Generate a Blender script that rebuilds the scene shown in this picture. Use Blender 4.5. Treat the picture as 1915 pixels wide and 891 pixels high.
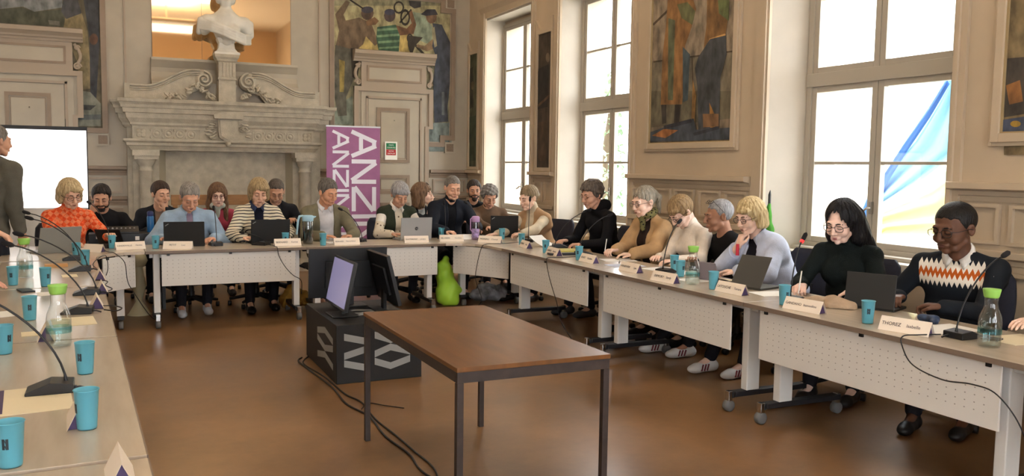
import bpy, math, random
import numpy as np
from mathutils import Matrix, Vector
random.seed(7); np.random.seed(7)
SC = bpy.context.scene
for o in list(bpy.data.objects): bpy.data.objects.remove(o)
COL = SC.collection
PI = math.pi
def R(d): return math.radians(d)
# ------------------------------------------------------------------ camera, world, exposure
F_PX, CX, CY, EYE = 1600.0, 957.5, 445.5, 1.575
CAMROT = np.array([[0.90654777, -0.02268521, 0.42149321], [-0.42188242, -0.08099014, 0.90302592], [0.01365146, -0.99645671, -0.08299192]])
cam_d = bpy.data.cameras.new('camera'); cam_d.lens = F_PX / 1915 * 36; cam_d.sensor_width = 36; cam_d.clip_start = .05
cam = bpy.data.objects.new('camera', cam_d); COL.objects.link(cam)
cm = Matrix.Identity(4)
for i in range(3):
    cm[i][0] = CAMROT[i][0]; cm[i][1] = -CAMROT[i][1]; cm[i][2] = -CAMROT[i][2]
cm[2][3] = EYE
cam.matrix_world = cm
SC.camera = cam
SC.view_settings.view_transform = 'Standard'; SC.view_settings.look = 'None'
SC.view_settings.gamma = 1; SC.view_settings.use_curve_mapping = False
SC.view_settings.exposure = 0.42
wd = bpy.data.worlds.new('world'); SC.world = wd; wd.use_nodes = True
bg = wd.node_tree.nodes['Background']; bg.inputs[0].default_value = (.90, .95, 1.0, 1); bg.inputs[1].default_value = 11
def area_light(name, loc, size, power, color, rot=(0, 0, 0), portal=False):
    d = bpy.data.lights.new(name, 'AREA'); d.shape = 'RECTANGLE'; d.size, d.size_y = size; d.energy = power; d.color = color
    o = bpy.data.objects.new(name, d); COL.objects.link(o); o.location = loc; o.rotation_euler = rot
    if portal: d.cycles.is_portal = True
    return o
# room: right wall X=XR, back wall Y=YB, left wall X=XL, floor z=0
XR, YB, XL, YF, ZC = 5.346, 13.2, -2.25, -5.0, 6.2
WIN = [(4.18, 6.05, 5.09), (8.30, 10.01, 9.16), (10.85, 12.48, 11.68)]     # opening near, far, frame centre (Y)
WX, WHW, WZ0, WZ1 = 5.64, .775, .90, 3.78
for (lx, ly) in ((1.5, 9.9), (1.5, 4.8), (1.5, -.6)):
    area_light('pendant_light', (lx, ly, 5.42), (1.5, 1.5), 22, (1.0, .96, .90))

# ------------------------------------------------------------------ helpers
def lin(c):
    return tuple(((x / 255) / 12.92 if x / 255 <= .04045 else ((x / 255 + .055) / 1.055) ** 2.4) for x in c[:3]) + (1,)
MATS = {}
def mat(name, rgb, rough=.6, metal=0, var=.0, vscale=6, bump=0, bscale=60, stretch=None, trans=0, alpha=1, emit=0, ior=1.45, rgb2=None, coat=0, spec=.5):
    if name in MATS: return MATS[name]
    m = bpy.data.materials.new(name); m.use_nodes = True; nt = m.node_tree; b = nt.nodes['Principled BSDF']
    b.inputs['Base Color'].default_value = lin(rgb); b.inputs['Roughness'].default_value = rough; b.inputs['Metallic'].default_value = metal
    b.inputs['IOR'].default_value = ior; b.inputs['Specular IOR Level'].default_value = spec
    if trans: b.inputs['Transmission Weight'].default_value = trans
    if coat: b.inputs['Coat Weight'].default_value = coat; b.inputs['Coat Roughness'].default_value = .15
    if alpha < 1: b.inputs['Alpha'].default_value = alpha
    if emit: b.inputs['Emission Color'].default_value = lin(rgb); b.inputs['Emission Strength'].default_value = emit
    if var or bump:
        tc = nt.nodes.new('ShaderNodeTexCoord'); mp = nt.nodes.new('ShaderNodeMapping'); nt.links.new(tc.outputs['Object'], mp.inputs[0])
        if stretch: mp.inputs['Scale'].default_value = stretch
    if var:
        n = nt.nodes.new('ShaderNodeTexNoise'); n.inputs['Scale'].default_value = vscale; n.inputs['Detail'].default_value = 5
        nt.links.new(mp.outputs[0], n.inputs['Vector'])
        r = nt.nodes.new('ShaderNodeValToRGB'); nt.links.new(n.outputs['Fac'], r.inputs[0]); nt.links.new(r.outputs[0], b.inputs['Base Color'])
        c1 = tuple(max(0, x * (1 - var)) for x in rgb); c2 = rgb2 or tuple(min(255, x * (1 + var)) for x in rgb)
        r.color_ramp.elements[0].position = .3; r.color_ramp.elements[1].position = .7
        r.color_ramp.elements[0].color = lin(c1); r.color_ramp.elements[1].color = lin(c2)
    if bump:
        n2 = nt.nodes.new('ShaderNodeTexNoise'); n2.inputs['Scale'].default_value = bscale; n2.inputs['Detail'].default_value = 3
        nt.links.new(mp.outputs[0], n2.inputs['Vector'])
        bp = nt.nodes.new('ShaderNodeBump'); bp.inputs['Strength'].default_value = bump; bp.inputs['Distance'].default_value = .01
        nt.links.new(n2.outputs['Fac'], bp.inputs['Height']); nt.links.new(bp.outputs[0], b.inputs['Normal'])
    MATS[name] = m
    return m
def rotz(a):
    c, s = math.cos(a), math.sin(a)
    return np.array([[c, -s, 0], [s, c, 0], [0, 0, 1.]])
class MB:
    """collects shapes; build() links them as ONE mesh object"""
    def __init__(s): s.v = []; s.f = []; s.m = []; s.sm = []
    def add(s, vs, fs, mi=0, smooth=False):
        o = len(s.v); s.v += [tuple(map(float, p)) for p in vs]
        for f in fs: s.f.append(tuple(o + i for i in f)); s.m.append(mi); s.sm.append(smooth)
        return s
    def box(s, x0, x1, y0, y1, z0, z1, mi=0):
        v = [(x, y, z) for z in (z0, z1) for y in (y0, y1) for x in (x0, x1)]
        return s.add(v, [(0, 2, 3, 1), (4, 5, 7, 6), (0, 1, 5, 4), (2, 6, 7, 3), (0, 4, 6, 2), (1, 3, 7, 5)], mi)
    def bbox(s, x0, x1, y0, y1, z0, z1, r=.004, mi=0):
        # box with chamfered vertical and top edges
        pr = [(x0 + r, y0), (x1 - r, y0), (x1, y0 + r), (x1, y1 - r), (x1 - r, y1), (x0 + r, y1), (x0, y1 - r), (x0, y0 + r)]
        cx, cy = (x0 + x1) / 2, (y0 + y1) / 2
        kx = (x1 - x0 - 2 * r) / (x1 - x0); ky = (y1 - y0 - 2 * r) / (y1 - y0)
        top = [(cx + (x - cx) * kx, cy + (y - cy) * ky, z1) for x, y in pr]; bot = [(cx + (x - cx) * kx, cy + (y - cy) * ky, z0) for x, y in pr]
        v = bot + [(x, y, z0 + r) for x, y in pr] + [(x, y, z1 - r) for x, y in pr] + top
        f = [tuple(range(7, -1, -1)), tuple(range(24, 32))]
        for L in range(3):
            for i in range(8): f.append((L * 8 + i, L * 8 + (i + 1) % 8, L * 8 + 8 + (i + 1) % 8, L * 8 + 8 + i))
        return s.add(v, f, mi)
    def prism(s, poly, axis, a, b, mi=0):
        # poly in the other two axes (in order), extruded from a to b along axis
        def P(u, w, t): return {'x': (t, u, w), 'y': (u, t, w), 'z': (u, w, t)}[axis]
        n = len(poly); v = [P(u, w, a) for u, w in poly] + [P(u, w, b) for u, w in poly]
        f = [tuple(range(n)), tuple(range(2 * n - 1, n - 1, -1))] + [(i, i + n, (i + 1) % n + n, (i + 1) % n) for i in range(n)]
        return s.add(v, f, mi)
    def tube(s, pts, r, n=8, mi=0, cap=True):
        pts = [np.array(p, float) for p in pts]; k = len(pts)
        rr = r if hasattr(r, '__len__') else [r] * k
        v = []; up = np.array([0, 0, 1.])
        prev = None
        for i in range(k):
            t = pts[min(i + 1, k - 1)] - pts[max(i - 1, 0)]; t /= (np.linalg.norm(t) + 1e-9)
            if prev is None:
                a = np.cross(t, up)
                if np.linalg.norm(a) < 1e-3: a = np.cross(t, np.array([1., 0, 0]))
            else: a = prev - t * np.dot(prev, t)
            a /= (np.linalg.norm(a) + 1e-9); prev = a; b = np.cross(t, a)
            for j in range(n):
                th = 2 * PI * j / n; v.append(pts[i] + rr[i] * (math.cos(th) * a + math.sin(th) * b))
        f = [(i * n + j, i * n + (j + 1) % n, (i + 1) * n + (j + 1) % n, (i + 1) * n + j) for i in range(k - 1) for j in range(n)]
        s.add(v, f, mi, True)
        if cap: s.add(v[:n], [tuple(range(n))[::-1]], mi); s.add(v[-n:], [tuple(range(n))], mi)
        return s
    def lathe(s, prof, c=(0, 0, 0), n=24, mi=0, smooth=True, axis='z'):
        v = []
        for (r, z) in prof:
            for j in range(n):
                th = 2 * PI * j / n; a, b = r * math.cos(th), r * math.sin(th)
                v.append({'z': (c[0] + a, c[1] + b, c[2] + z), 'y': (c[0] + a, c[1] + z, c[2] + b), 'x': (c[0] + z, c[1] + a, c[2] + b)}[axis])
        k = len(prof)
        f = [(i * n + j, i * n + (j + 1) % n, (i + 1) * n + (j + 1) % n, (i + 1) * n + j) for i in range(k - 1) for j in range(n)]
        return s.add(v, f, mi, smooth)
    def ell(s, c, r, n=12, mi=0, rot=None):
        v = []; f = []; m = n // 2 + 1
        for i in range(m):
            ph = PI * i / (m - 1)
            for j in range(n):
                th = 2 * PI * j / n
                p = np.array([r[0] * math.sin(ph) * math.cos(th), r[1] * math.sin(ph) * math.sin(th), r[2] * math.cos(ph)])
                if rot is not None: p = rot @ p
                v.append(p + np.array(c))
        f = [(i * n + j, (i + 1) * n + j, (i + 1) * n + (j + 1) % n, i * n + (j + 1) % n) for i in range(m - 1) for j in range(n)]
        return s.add(v, f, mi, True)
    def xf(s, M=None, t=(0, 0, 0)):
        a = np.array(s.v)
        if M is not None: a = a @ np.array(M).T
        s.v = [tuple(p) for p in a + np.array(t)]; return s
    def build(s, name, m, parent=None, bevel=0):
        me = bpy.data.meshes.new(name); me.from_pydata(s.v, [], s.f)
        for x in (m if isinstance(m, (list, tuple)) else [m]): me.materials.append(x)
        me.polygons.foreach_set('material_index', s.m); me.polygons.foreach_set('use_smooth', s.sm); me.validate(); me.update()
        o = bpy.data.objects.new(name, me); COL.objects.link(o)
        if parent is not None: o.parent = parent
        if bevel:
            b = o.modifiers.new('bevel', 'BEVEL'); b.width = bevel; b.segments = 2; b.limit_method = 'ANGLE'
        return o
def thing(name, label, cat, loc=(0, 0, 0), rz=0, group=None):
    o = bpy.data.objects.new(name, None); COL.objects.link(o); o.empty_display_size = .05
    o.location = loc; o.rotation_euler = (0, 0, rz); o['label'] = label; o['category'] = cat
    if group: o['group'] = group
    return o
def tag(o, label, cat, group=None):
    o['label'] = label; o['category'] = cat
    if group: o['group'] = group
    return o
def struct(o): o['kind'] = 'structure'; return o
def dup(root, loc, rz, label, group=None):
    def cp(o, par):
        c = o.copy(); COL.objects.link(c)
        if par is not None: c.parent = par
        for ch in list(KIDS.get(o.name, [])): cp(ch, c)
        return c
    KIDS = {}
    for o in bpy.data.objects:
        if o.parent: KIDS.setdefault(o.parent.name, []).append(o)
    r = cp(root, None); r.location = loc; r.rotation_euler = (0, 0, rz); r['label'] = label
    if group: r['group'] = group
    return r
def text(s, parent, M, size, m, name='lettering', align='LEFT', ex=.0004):
    c = bpy.data.curves.new(name, 'FONT'); c.body = s; c.size = size; c.extrude = ex; c.align_x = align; c.align_y = 'CENTER'
    t = bpy.data.objects.new('tmp', c); me = bpy.data.meshes.new_from_object(t); bpy.data.objects.remove(t); me.materials.clear(); me.materials.append(m)
    o = bpy.data.objects.new(name, me); COL.objects.link(o); o.parent = parent; o.matrix_local = M
    return o
def frame_M(xdir, ydir, loc):
    x = Vector(xdir).normalized(); y = Vector(ydir).normalized(); z = x.cross(y)
    M = Matrix.Identity(4)
    for i in range(3): M[i][0] = x[i]; M[i][1] = y[i]; M[i][2] = z[i]; M[i][3] = loc[i]
    return M
# survey: where a sight line from the tripod meets a wall plane or a table top
def _ray(px, py): return CAMROT @ np.array([px - CX, py - CY, F_PX])
def on_y(px, py, Y):
    d = _ray(px, py); t = Y / d[1]; return np.array([0, 0, EYE]) + t * d
def on_x(px, py, X):
    d = _ray(px, py); t = X / d[0]; return np.array([0, 0, EYE]) + t * d

# ------------------------------------------------------------------ materials
tan = mat('tan_wall_paint', (186, 168, 144), .55, var=.04, vscale=2)
cream = mat('cream_wall_paint', (170, 160, 143), .5, var=.03, vscale=3)
brown = mat('brown_moulding_paint', (138, 120, 102), .5, var=.05, vscale=5)
mid = mat('beige_moulding_paint', (162, 146, 128), .5)
stone = mat('carved_stone', (174, 165, 148), .75, var=.07, vscale=9, bump=.3, bscale=70)
reveal = mat('pale_reveal_plaster', (190, 182, 168), .7, var=.03, vscale=3)
winm = mat('window_paint', (170, 162, 148), .4)
ceilm = mat('ceiling_plaster', (222, 212, 194), .8)
# ------------------------------------------------------------------ structure
MB().box(XL, XR + .7, YF, YB + .3, -.1, 0).build('floor', None)
fl = bpy.data.objects['floor']; fl.data.materials.clear(); struct(fl)
def floor_mat():
    m = bpy.data.materials.new('waxed_brown_concrete'); m.use_nodes = True; nt = m.node_tree; b = nt.nodes['Principled BSDF']
    tc = nt.nodes.new('ShaderNodeTexCoord')
    n1 = nt.nodes.new('ShaderNodeTexNoise'); n1.inputs['Scale'].default_value = 1.1; n1.inputs['Detail'].default_value = 8; n1.inputs['Roughness'].default_value = .62
    n2 = nt.nodes.new('ShaderNodeTexNoise'); n2.inputs['Scale'].default_value = 14; n2.inputs['Detail'].default_value = 10; n2.inputs['Roughness'].default_value = .7
    for n in (n1, n2): nt.links.new(tc.outputs['Object'], n.inputs['Vector'])
    r = nt.nodes.new('ShaderNodeValToRGB'); nt.links.new(n1.outputs['Fac'], r.inputs[0])
    e = r.color_ramp.elements; e[0].position = .32; e[0].color = lin((106, 76, 46)); e[1].position = .68; e[1].color = lin((150, 112, 76))
    r2 = nt.nodes.new('ShaderNodeValToRGB'); nt.links.new(n2.outputs['Fac'], r2.inputs[0])
    r2.color_ramp.elements[0].position = .3; r2.color_ramp.elements[0].color = (.78, .78, .78, 1); r2.color_ramp.elements[1].position = .7; r2.color_ramp.elements[1].color = (1, 1, 1, 1)
    mx = nt.nodes.new('ShaderNodeMix'); mx.data_type = 'RGBA'; mx.blend_type = 'MULTIPLY'; mx.inputs['Factor'].default_value = .7
    nt.links.new(r.outputs[0], mx.inputs[6]); nt.links.new(r2.outputs[0], mx.inputs[7]); nt.links.new(mx.outputs[2], b.inputs['Base Color'])
    mr = nt.nodes.new('ShaderNodeMapRange'); mr.inputs['To Min'].default_value = .22; mr.inputs['To Max'].default_value = .42
    nt.links.new(n1.outputs['Fac'], mr.inputs['Value']); nt.links.new(mr.outputs[0], b.inputs['Roughness'])
    bp = nt.nodes.new('ShaderNodeBump'); bp.inputs['Strength'].default_value = .06; nt.links.new(n2.outputs['Fac'], bp.inputs['Height']); nt.links.new(bp.outputs[0], b.inputs['Normal'])
    return m
fl.data.materials.append(floor_mat())
struct(MB().box(XL, XR + .7, YF, YB + .3, ZC, ZC + .15).build('ceiling', ceilm))
struct(MB().box(XL, XR + .7, YB, YB + .3, 0, ZC).build('wall_back', cream))
ADDED_LW = [(-2.6, -.8)]; ADDED_FW = [(-1.6, .2), (.9, 2.7), (3.4, 5.1)]  # window openings added out of view to let in more daylight
w = MB(); prev = YF
for (a, b) in ADDED_LW: w.box(XL - .4, XL, prev, a, 0, ZC); w.box(XL - .4, XL, a, b, 0, .9); w.box(XL - .4, XL, a, b, 3.85, ZC); prev = b
w.box(XL - .4, XL, prev, YB + .3, 0, ZC); struct(w.build('wall_left', mat('light_left_wall', (214, 204, 186), .7)))
w = MB(); prev = XL - .4
for (a, b) in ADDED_FW: w.box(prev, a, YF - .4, YF, 0, ZC); w.box(a, b, YF - .4, YF, 0, .9); w.box(a, b, YF - .4, YF, 3.85, ZC); prev = b
w.box(prev, XR + .7, YF - .4, YF, 0, ZC); struct(w.build('wall_front', mat('warm_rear_wall', (218, 190, 156), .7)))
# right wall with splayed window openings
w = MB(); prev = YF; T = .30
for (a, b, c) in WIN:
    w.box(XR, XR + T, prev, a, 0, ZC); w.box(XR, XR + T, a, b, 0, WZ0 - .08); w.box(XR, XR + T, a, b, WZ1 + .09, ZC)
    ya, yb = c - WHW, c + WHW
    for (y0, y1) in ((a, ya), (b, yb)):
        w.prism([(XR + .001, y0), (XR + T, y1), (XR + T, y0)], 'z', WZ0 - .08, WZ1 + .09, 1)
    w.box(XR + .002, XR + T, a, b, WZ0 - .08, WZ0 - .02, 1); w.box(XR + .002, XR + T, a, b, WZ1 + .06, WZ1 + .09, 1)
    prev = b
w.box(XR, XR + T, prev, YB, 0, ZC)
# outer leaf of the wall around the frames
prev = YF
for (a, b, c) in WIN:
    w.box(XR + T, XR + .62, prev, c - WHW, 0, ZC); w.box(XR + T, XR + .62, c - WHW, c + WHW, 0, WZ0); w.box(XR + T, XR + .62, c - WHW, c + WHW, WZ1, ZC); prev = c + WHW
w.box(XR + T, XR + .62, prev, YB + .3, 0, ZC)
struct(w.build('wall_right', [tan, reveal]))
glassm = bpy.data.materials.new('window_glass'); glassm.use_nodes = True
_nt = glassm.node_tree; _nt.nodes.clear(); _o = _nt.nodes.new('ShaderNodeOutputMaterial'); _mx = _nt.nodes.new('ShaderNodeMixShader'); _t = _nt.nodes.new('ShaderNodeBsdfTransparent'); _g = _nt.nodes.new('ShaderNodeBsdfGlossy')
_g.inputs['Roughness'].default_value = .02; _mx.inputs[0].default_value = .05; _nt.links.new(_t.outputs[0], _mx.inputs[1]); _nt.links.new(_g.outputs[0], _mx.inputs[2]); _nt.links.new(_mx.outputs[0], _o.inputs[0])
brass = mat('worn_metal_handle', (150, 146, 138), .35, .9)
for i, (a, b, c) in enumerate(WIN):
    wn = bpy.data.objects.new('window_%d' % (i + 1), None); COL.objects.link(wn); wn.location = (WX, c, WZ0); struct(wn)
    H = WZ1 - WZ0; m = MB()
    tz0, tz1 = 2.31 - WZ0, 2.425 - WZ0
    m.box(-.035, .05, -WHW, -WHW + .055, 0, H); m.box(-.035, .05, WHW - .055, WHW, 0, H); m.box(-.033, .049, -WHW + .055, WHW - .055, 0, .05); m.box(-.033, .049, -WHW + .055, WHW - .055, H - .05, H); m.box(-.045, .048, -WHW + .001, WHW - .001, tz0, tz1)
    m.build('window_frame', winm, wn, .004)
    for sgn in (-1, 1):
        for (z0, z1, mz) in ((.05, tz0, 1.645 - WZ0), (tz1, H - .05, 3.07 - WZ0)):
            s = MB(); y0, y1 = (.004, WHW - .055) if sgn > 0 else (-WHW + .055, -.004)
            s.box(-.02, .035, y0, y0 + .055, z0, z1); s.box(-.02, .035, y1 - .055, y1, z0, z1); s.box(-.02, .035, y0 + .055, y1 - .055, z0, z0 + .05); s.box(-.02, .035, y0 + .055, y1 - .055, z1 - .05, z1)
            s.box(-.012, .028, y0 + .05, y1 - .05, mz - .013, mz + .013)
            so = s.build('casement', winm, wn, .003)
            MB().box(.004, .009, y0 + .052, y1 - .052, z0 + .045, z1 - .045).build('pane', glassm, so)
    h = MB(); h.box(-.05, -.02, -.012, .012, .33, .43); h.tube([(-.05, 0, .38), (-.085, 0, .38), (-.09, .02, .36), (-.085, .09, .345)], .009); h.build('handle', brass, wn)
    MB().box(-.14, -.035, -WHW - .0, WHW + .0, -.02, .012).build('window_sill', winm, wn, .004)

for i, (a, b, side) in enumerate([(a, b, 'l') for a, b in ADDED_LW] + [(a, b, 'f') for a, b in ADDED_FW]):  # unseen windows, added for extra daylight on panels facing the camera
    wn = bpy.data.objects.new('window_%d' % (i + 4), None); COL.objects.link(wn); struct(wn); hw_ = (b - a) / 2
    if side == 'l': wn.location = (XL - .3, (a + b) / 2, .9); wn.rotation_euler = (0, 0, PI)
    else: wn.location = ((a + b) / 2, YF - .3, .9); wn.rotation_euler = (0, 0, -PI / 2)
    m = MB(); m.box(-.03, .03, -hw_, -hw_ + .08, 0, 2.95); m.box(-.03, .03, hw_ - .08, hw_, 0, 2.95); m.box(-.029, .029, -hw_ + .08, hw_ - .08, 0, .08); m.box(-.029, .029, -hw_ + .08, hw_ - .08, 2.87, 2.95); m.box(-.028, .028, -hw_ + .08, hw_ - .08, 1.4, 1.52); m.box(-.027, .027, -.05, .05, .08, 2.87); m.build('window_frame', winm, wn)
    MB().box(-.003, .003, -hw_ + .08, hw_ - .08, .08, 2.87).build('pane', glassm, wn)
TRIM = [0]
def trim(m, mt, bevel=0):
    TRIM[0] += 1
    return struct(m.build('trim_%d' % TRIM[0], mt, None, bevel))
def rectframe(m, x0, x1, z0, z1, wd_, y0, y1, mi=0):
    m.box(x0, x0 + wd_, y0, y1, z0, z1, mi); m.box(x1 - wd_, x1, y0, y1, z0, z1, mi); m.box(x0 + wd_, x1 - wd_, y0, y1, z0, z0 + wd_, mi); m.box(x0 + wd_, x1 - wd_, y0, y1, z1 - wd_, z1, mi); return m
def rectframe_r(m, y0, y1, z0, z1, wd_, x0, x1, mi=0):
    m.box(x0, x1, y0, y0 + wd_, z0, z1, mi); m.box(x0, x1, y1 - wd_, y1, z0, z1, mi); m.box(x0, x1, y0 + wd_, y1 - wd_, z0, z0 + wd_, mi); m.box(x0, x1, y0 + wd_, y1 - wd_, z1 - wd_, z1, mi); return m
B = YB
def rail_profile(z, d=.085):   # (y offset, z) for dado rail
    return [(0, z - .13), (-.015, z - .13), (-.018, z - .095), (-.03, z - .09), (-.035, z - .06), (-d + .01, z - .05), (-d, z - .045), (-d, z - .005), (-d + .01, z), (0, z)]
# dado rails and wainscot on the back wall
for (x0, x1) in ((XL, -1.62), (-.42, .18), (2.84, 3.45), (4.66, XR)):
    t = MB(); t.prism([(B + u, v) for u, v in rail_profile(1.51)], 'x', x0, x1); t.prism([(B + u * .6, v) for u, v in rail_profile(1.09)], 'x', x0, x1); trim(t, brown)
    n = max(1, round((x1 - x0) / .55)); p = MB(); s_ = (x1 - x0) / n
    for k in range(n):
        a0, a1 = x0 + k * s_ + .06, x0 + (k + 1) * s_ - .06
        rectframe(p, a0, a1, 1.13, 1.355, .028, B - .03, B); rectframe(p, a0, a1, .18, .93, .03, B - .03, B)
    trim(p, mid)
struct(MB().box(XL, XR, B - .03, B, 0, .14).build('baseboard_back', brown))
struct(MB().box(XR - .051, XR, YF, B - .03, 0, .14).build('baseboard_right', brown))
# pilaster strips either side of the chimney breast
t = MB()
for cx in (.19, 2.88): t.box(cx - .006, cx + .016, B - .03, B, 1.5, ZC)
trim(t, mid)
# doors with stepped surrounds and over-door cornices (right door and its mirror twin on the left)
def door_assembly(cx, idx):
    d = bpy.data.objects.new('door_%d' % idx, None); COL.objects.link(d); d.location = (cx, B, 0); struct(d)
    lf = MB(); lf.box(-.415, .415, -.045, -.005, .01, 2.6)
    L = lf.build('door_leaf', cream, d)
    pn = MB()
    for (z0, z1) in ((1.615, 2.475), (1.12, 1.42), (.16, .98)):
        rectframe(pn, -.285, .255, z0, z1, .05, -.062, -.045); rectframe(pn, -.225, .195, z0 + .06, z1 - .06, .012, -.055, -.045)
    pn.build('panel_moulding', brown, L)
    k = MB(); k.lathe([(0, -.05), (.022, -.045), (.026, -.03), (.012, -.01), (.012, 0)], (-.36, -.045, 1.05), 14, axis='y'); k.lathe([(0, -.008), (.01, -.006), (.01, 0)], (0, -.062, 2.28), 8, axis='y'); k.build('door_knob', brass, L)
    hg = MB()
    for z in (.3, 1.25, 2.2): hg.tube([(.425, -.05, z - .06), (.425, -.05, z + .06)], .011)
    hg.build('hinge', mid, L)
    s = MB()   # architrave with brown lines, wider ears at the top
    s.box(-.53, -.43, -.05, 0, 0, 2.62); s.box(.43, .53, -.05, 0, 0, 2.62); s.box(-.53, .53, -.05, 0, 2.62, 2.7)
    s.build('architrave', cream, d)
    b = MB()
    b.box(-.455, -.425, -.065, -.0, 0, 2.64); b.box(.425, .455, -.065, -.0, 0, 2.64); b.box(-.455, .455, -.065, 0, 2.61, 2.645)
    for sg in (-1, 1):
        x0, x1 = sorted((sg * .51, sg * .575)); b.box(x0, x1, -.07, 0, 0, 2.2)
        x0, x1 = sorted((sg * .575, sg * .645)); b.box(x0, x1, -.07, 0, 2.16, 2.79)
        x0, x1 = sorted((sg * .51, sg * .575)); b.box(x0, x1, -.06, 0, 2.16, 2.2)
    b.box(-.645, .645, -.075, 0, 2.72, 2.79); b.build('surround_moulding', mid, d)
    c2 = MB(); c2.box(-.575, .575, -.03, 0, 2.2, 2.72); c2.build('ear_panel', cream, d)
    fz = MB(); fz.box(-.53, .53, -.06, 0, 2.79, 3.2); fz.build('frieze', mid, d)
    MB().box(-.41, .42, -.066, -.05, 2.905, 3.085).build('frieze_panel', cream, d)
    fr = MB(); rectframe(fr, -.44, .45, 2.875, 3.115, .03, -.075, -.05); fr.build('frieze_moulding', brown, d)
    co = MB(); co.prism([(0, 3.17), (-.09, 3.17), (-.1, 3.2), (-.12, 3.21), (-.13, 3.235), (-.17, 3.27), (-.19, 3.28), (-.19, 3.335), (-.2, 3.34), (0, 3.345)], 'x', -.66, .66); co.build('cornice', mid, d)
    for sg in (-1, 1):
        q = MB()
        path = []
        for j in range(26):
            a = j / 25
            path.append((sg * (.55 + .075 * math.sin(a * PI * 1.0) - .0 + (.05 if a > .8 else 0) * (a - .8) * 5), -.05, 3.15 - .32 * a))
        q.tube(path, .025, 6)
        for (zz, rr) in ((3.1, .035), (2.85, .05)):
            sp = [(sg * (.585 + rr * (1 - t_ / 22) * math.cos(t_ * .55)), -.06, zz + rr * (1 - t_ / 22) * math.sin(t_ * .55)) for t_ in range(20)]
            q.tube(sp, .014, 6)
        q.build('console_scroll', mid, d)
    return d
door_assembly(4.055, 1); door_assembly(-.985, 2)
# safety notice on the door
sg_ = thing('safety_sign', 'green and red printed notice taped to the panelled door', 'sign', (4.0, B - .068, 1.66))
MB().box(-.1, .1, -.002, 0, 0, .285).build('sheet', mat('notice_paper', (238, 238, 232), .6), sg_)
MB().box(-.082, .078, -.0035, -.002, .165, .262).build('green_field', mat('notice_green', (22, 116, 74), .5), sg_)
MB().box(-.082, .078, -.0035, -.002, .072, .163).build('red_field', mat('notice_red', (178, 42, 48), .5), sg_)
wtx = mat('notice_white', (240, 240, 236), .5)
for (z, s_, tx) in ((.23, .026, 'PORTE'), (.192, .026, 'COUPE-FEU'), (.135, .026, 'NE PAS'), (.098, .026, 'OBSTRUER')):
    text(tx, sg_, frame_M((1, 0, 0), (0, 0, 1), (0, -.005, z)), s_, wtx, align='CENTER')
# ------------------------------------------------------------------ murals
def disc(cx, cy, rx, ry=None, n=14): ry = ry or rx; return [(cx + rx * math.cos(2 * PI * i / n), cy + ry * math.sin(2 * PI * i / n)) for i in range(n)]
def line(x0, y0, x1, y1, w_):
    dx, dy = x1 - x0, y1 - y0; L = math.hypot(dx, dy); nx, ny = -dy / L * w_ / 2, dx / L * w_ / 2
    return [(x0 + nx, y0 + ny), (x1 + nx, y1 + ny), (x1 - nx, y1 - ny), (x0 - nx, y0 - ny)]
def ring(cx, cy, r, w_, n=12, a0=0, a1=360, sy=1):
    o = []
    for i in range(n):
        t0, t1 = R(a0 + (a1 - a0) * i / n), R(a0 + (a1 - a0) * (i + 1) / n)
        o.append([(cx + q * math.cos(t), cy + q * math.sin(t) * sy) for q, t in ((r, t0), (r, t1), (r - w_, t1), (r - w_, t0))])
    return o
def paintmat(rgb):
    return mat('oil_paint_%02x%02x%02x' % rgb, rgb, .75, var=.26, vscale=11, stretch=(1, 1, .55))
def mural(name, label, plane, sx, ox, polys, frame_fn, bgc, bgpoly):
    # polys: list of (rgb, [points]) in sketch units; plane: 'y' back wall or 'x' right wall
    root = thing(name, label, 'painting')
    m = MB(); ms = [paintmat(bgc)]; m_i = {bgc: 0}
    def pt(u, v, k):
        px, py = ox + u * sx, v * sx
        if plane == 'y': p = on_y(px, py, B); return (p[0], B - .012 - k * .0006, p[2])
        p = on_x(px, py, XR); return (XR - .012 - k * .0006, p[1], p[2])
    def add(pts, mi, k):
        vs = [pt(u, v, k) for u, v in pts]; m.add(vs, [tuple(range(len(vs)))], mi)
    m.add(bgpoly, [tuple(range(len(bgpoly)))], 0)
    for k, (rgb, pts) in enumerate(polys):
        if rgb not in m_i: m_i[rgb] = len(ms); ms.append(paintmat(rgb))
        if isinstance(pts[0][0], tuple) or isinstance(pts[0][0], list):
            for q in pts: add(q, m_i[rgb], k + 1)
        else: add(pts, m_i[rgb], k + 1)
    m.build('canvas', ms, root)
    frame_fn(root)
    return root
yb = B - .011
def fr_right(root):
    f = MB()
    f.box(3.035, 3.1, B - .05, B, 1.95, 4.25); f.box(5.012, 5.083, B - .05, B, 2.07, 4.02); f.box(3.10, 4.83, B - .049, B, 4.19, 4.26)
    f.box(4.83, 4.91, B - .048, B, 1.88, 1.99); f.box(4.6, 4.83, B - .047, B, 1.88, 1.95); f.box(4.83, 5.085, B - .051, B, 1.99, 2.07); f.box(4.83, 4.91, B - .048, B, 4.1, 4.26); f.box(4.83, 5.085, B - .051, B, 4.02, 4.1)
    f.build('frame', brown, root)
    g = MB(); rectframe(g, 3.1, 5.01, 1.95, 4.19, .012, B - .03, B); g.build('inner_slip', mid, root)
    for (a, z) in ((4.915, 1.785), (4.915, 4.09)):
        q = MB(); q.box(a, a + .17, B - .03, B, z, z + .17, 0); rectframe(q, a, a + .17, z, z + .17, .022, B - .045, B - .03, 1)
        for k in range(4):
            an = k * PI / 2 + PI / 4; q.lathe([(.03, -.012), (.014, -.018), (0, -.012)], (a + .085 + .03 * math.cos(an), B - .028, z + .085 + .03 * math.sin(an)), 10, 0, axis='y')
        q.build('corner_rosette', [brown, cream], root)
D1 = (52, 46, 38)
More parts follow.
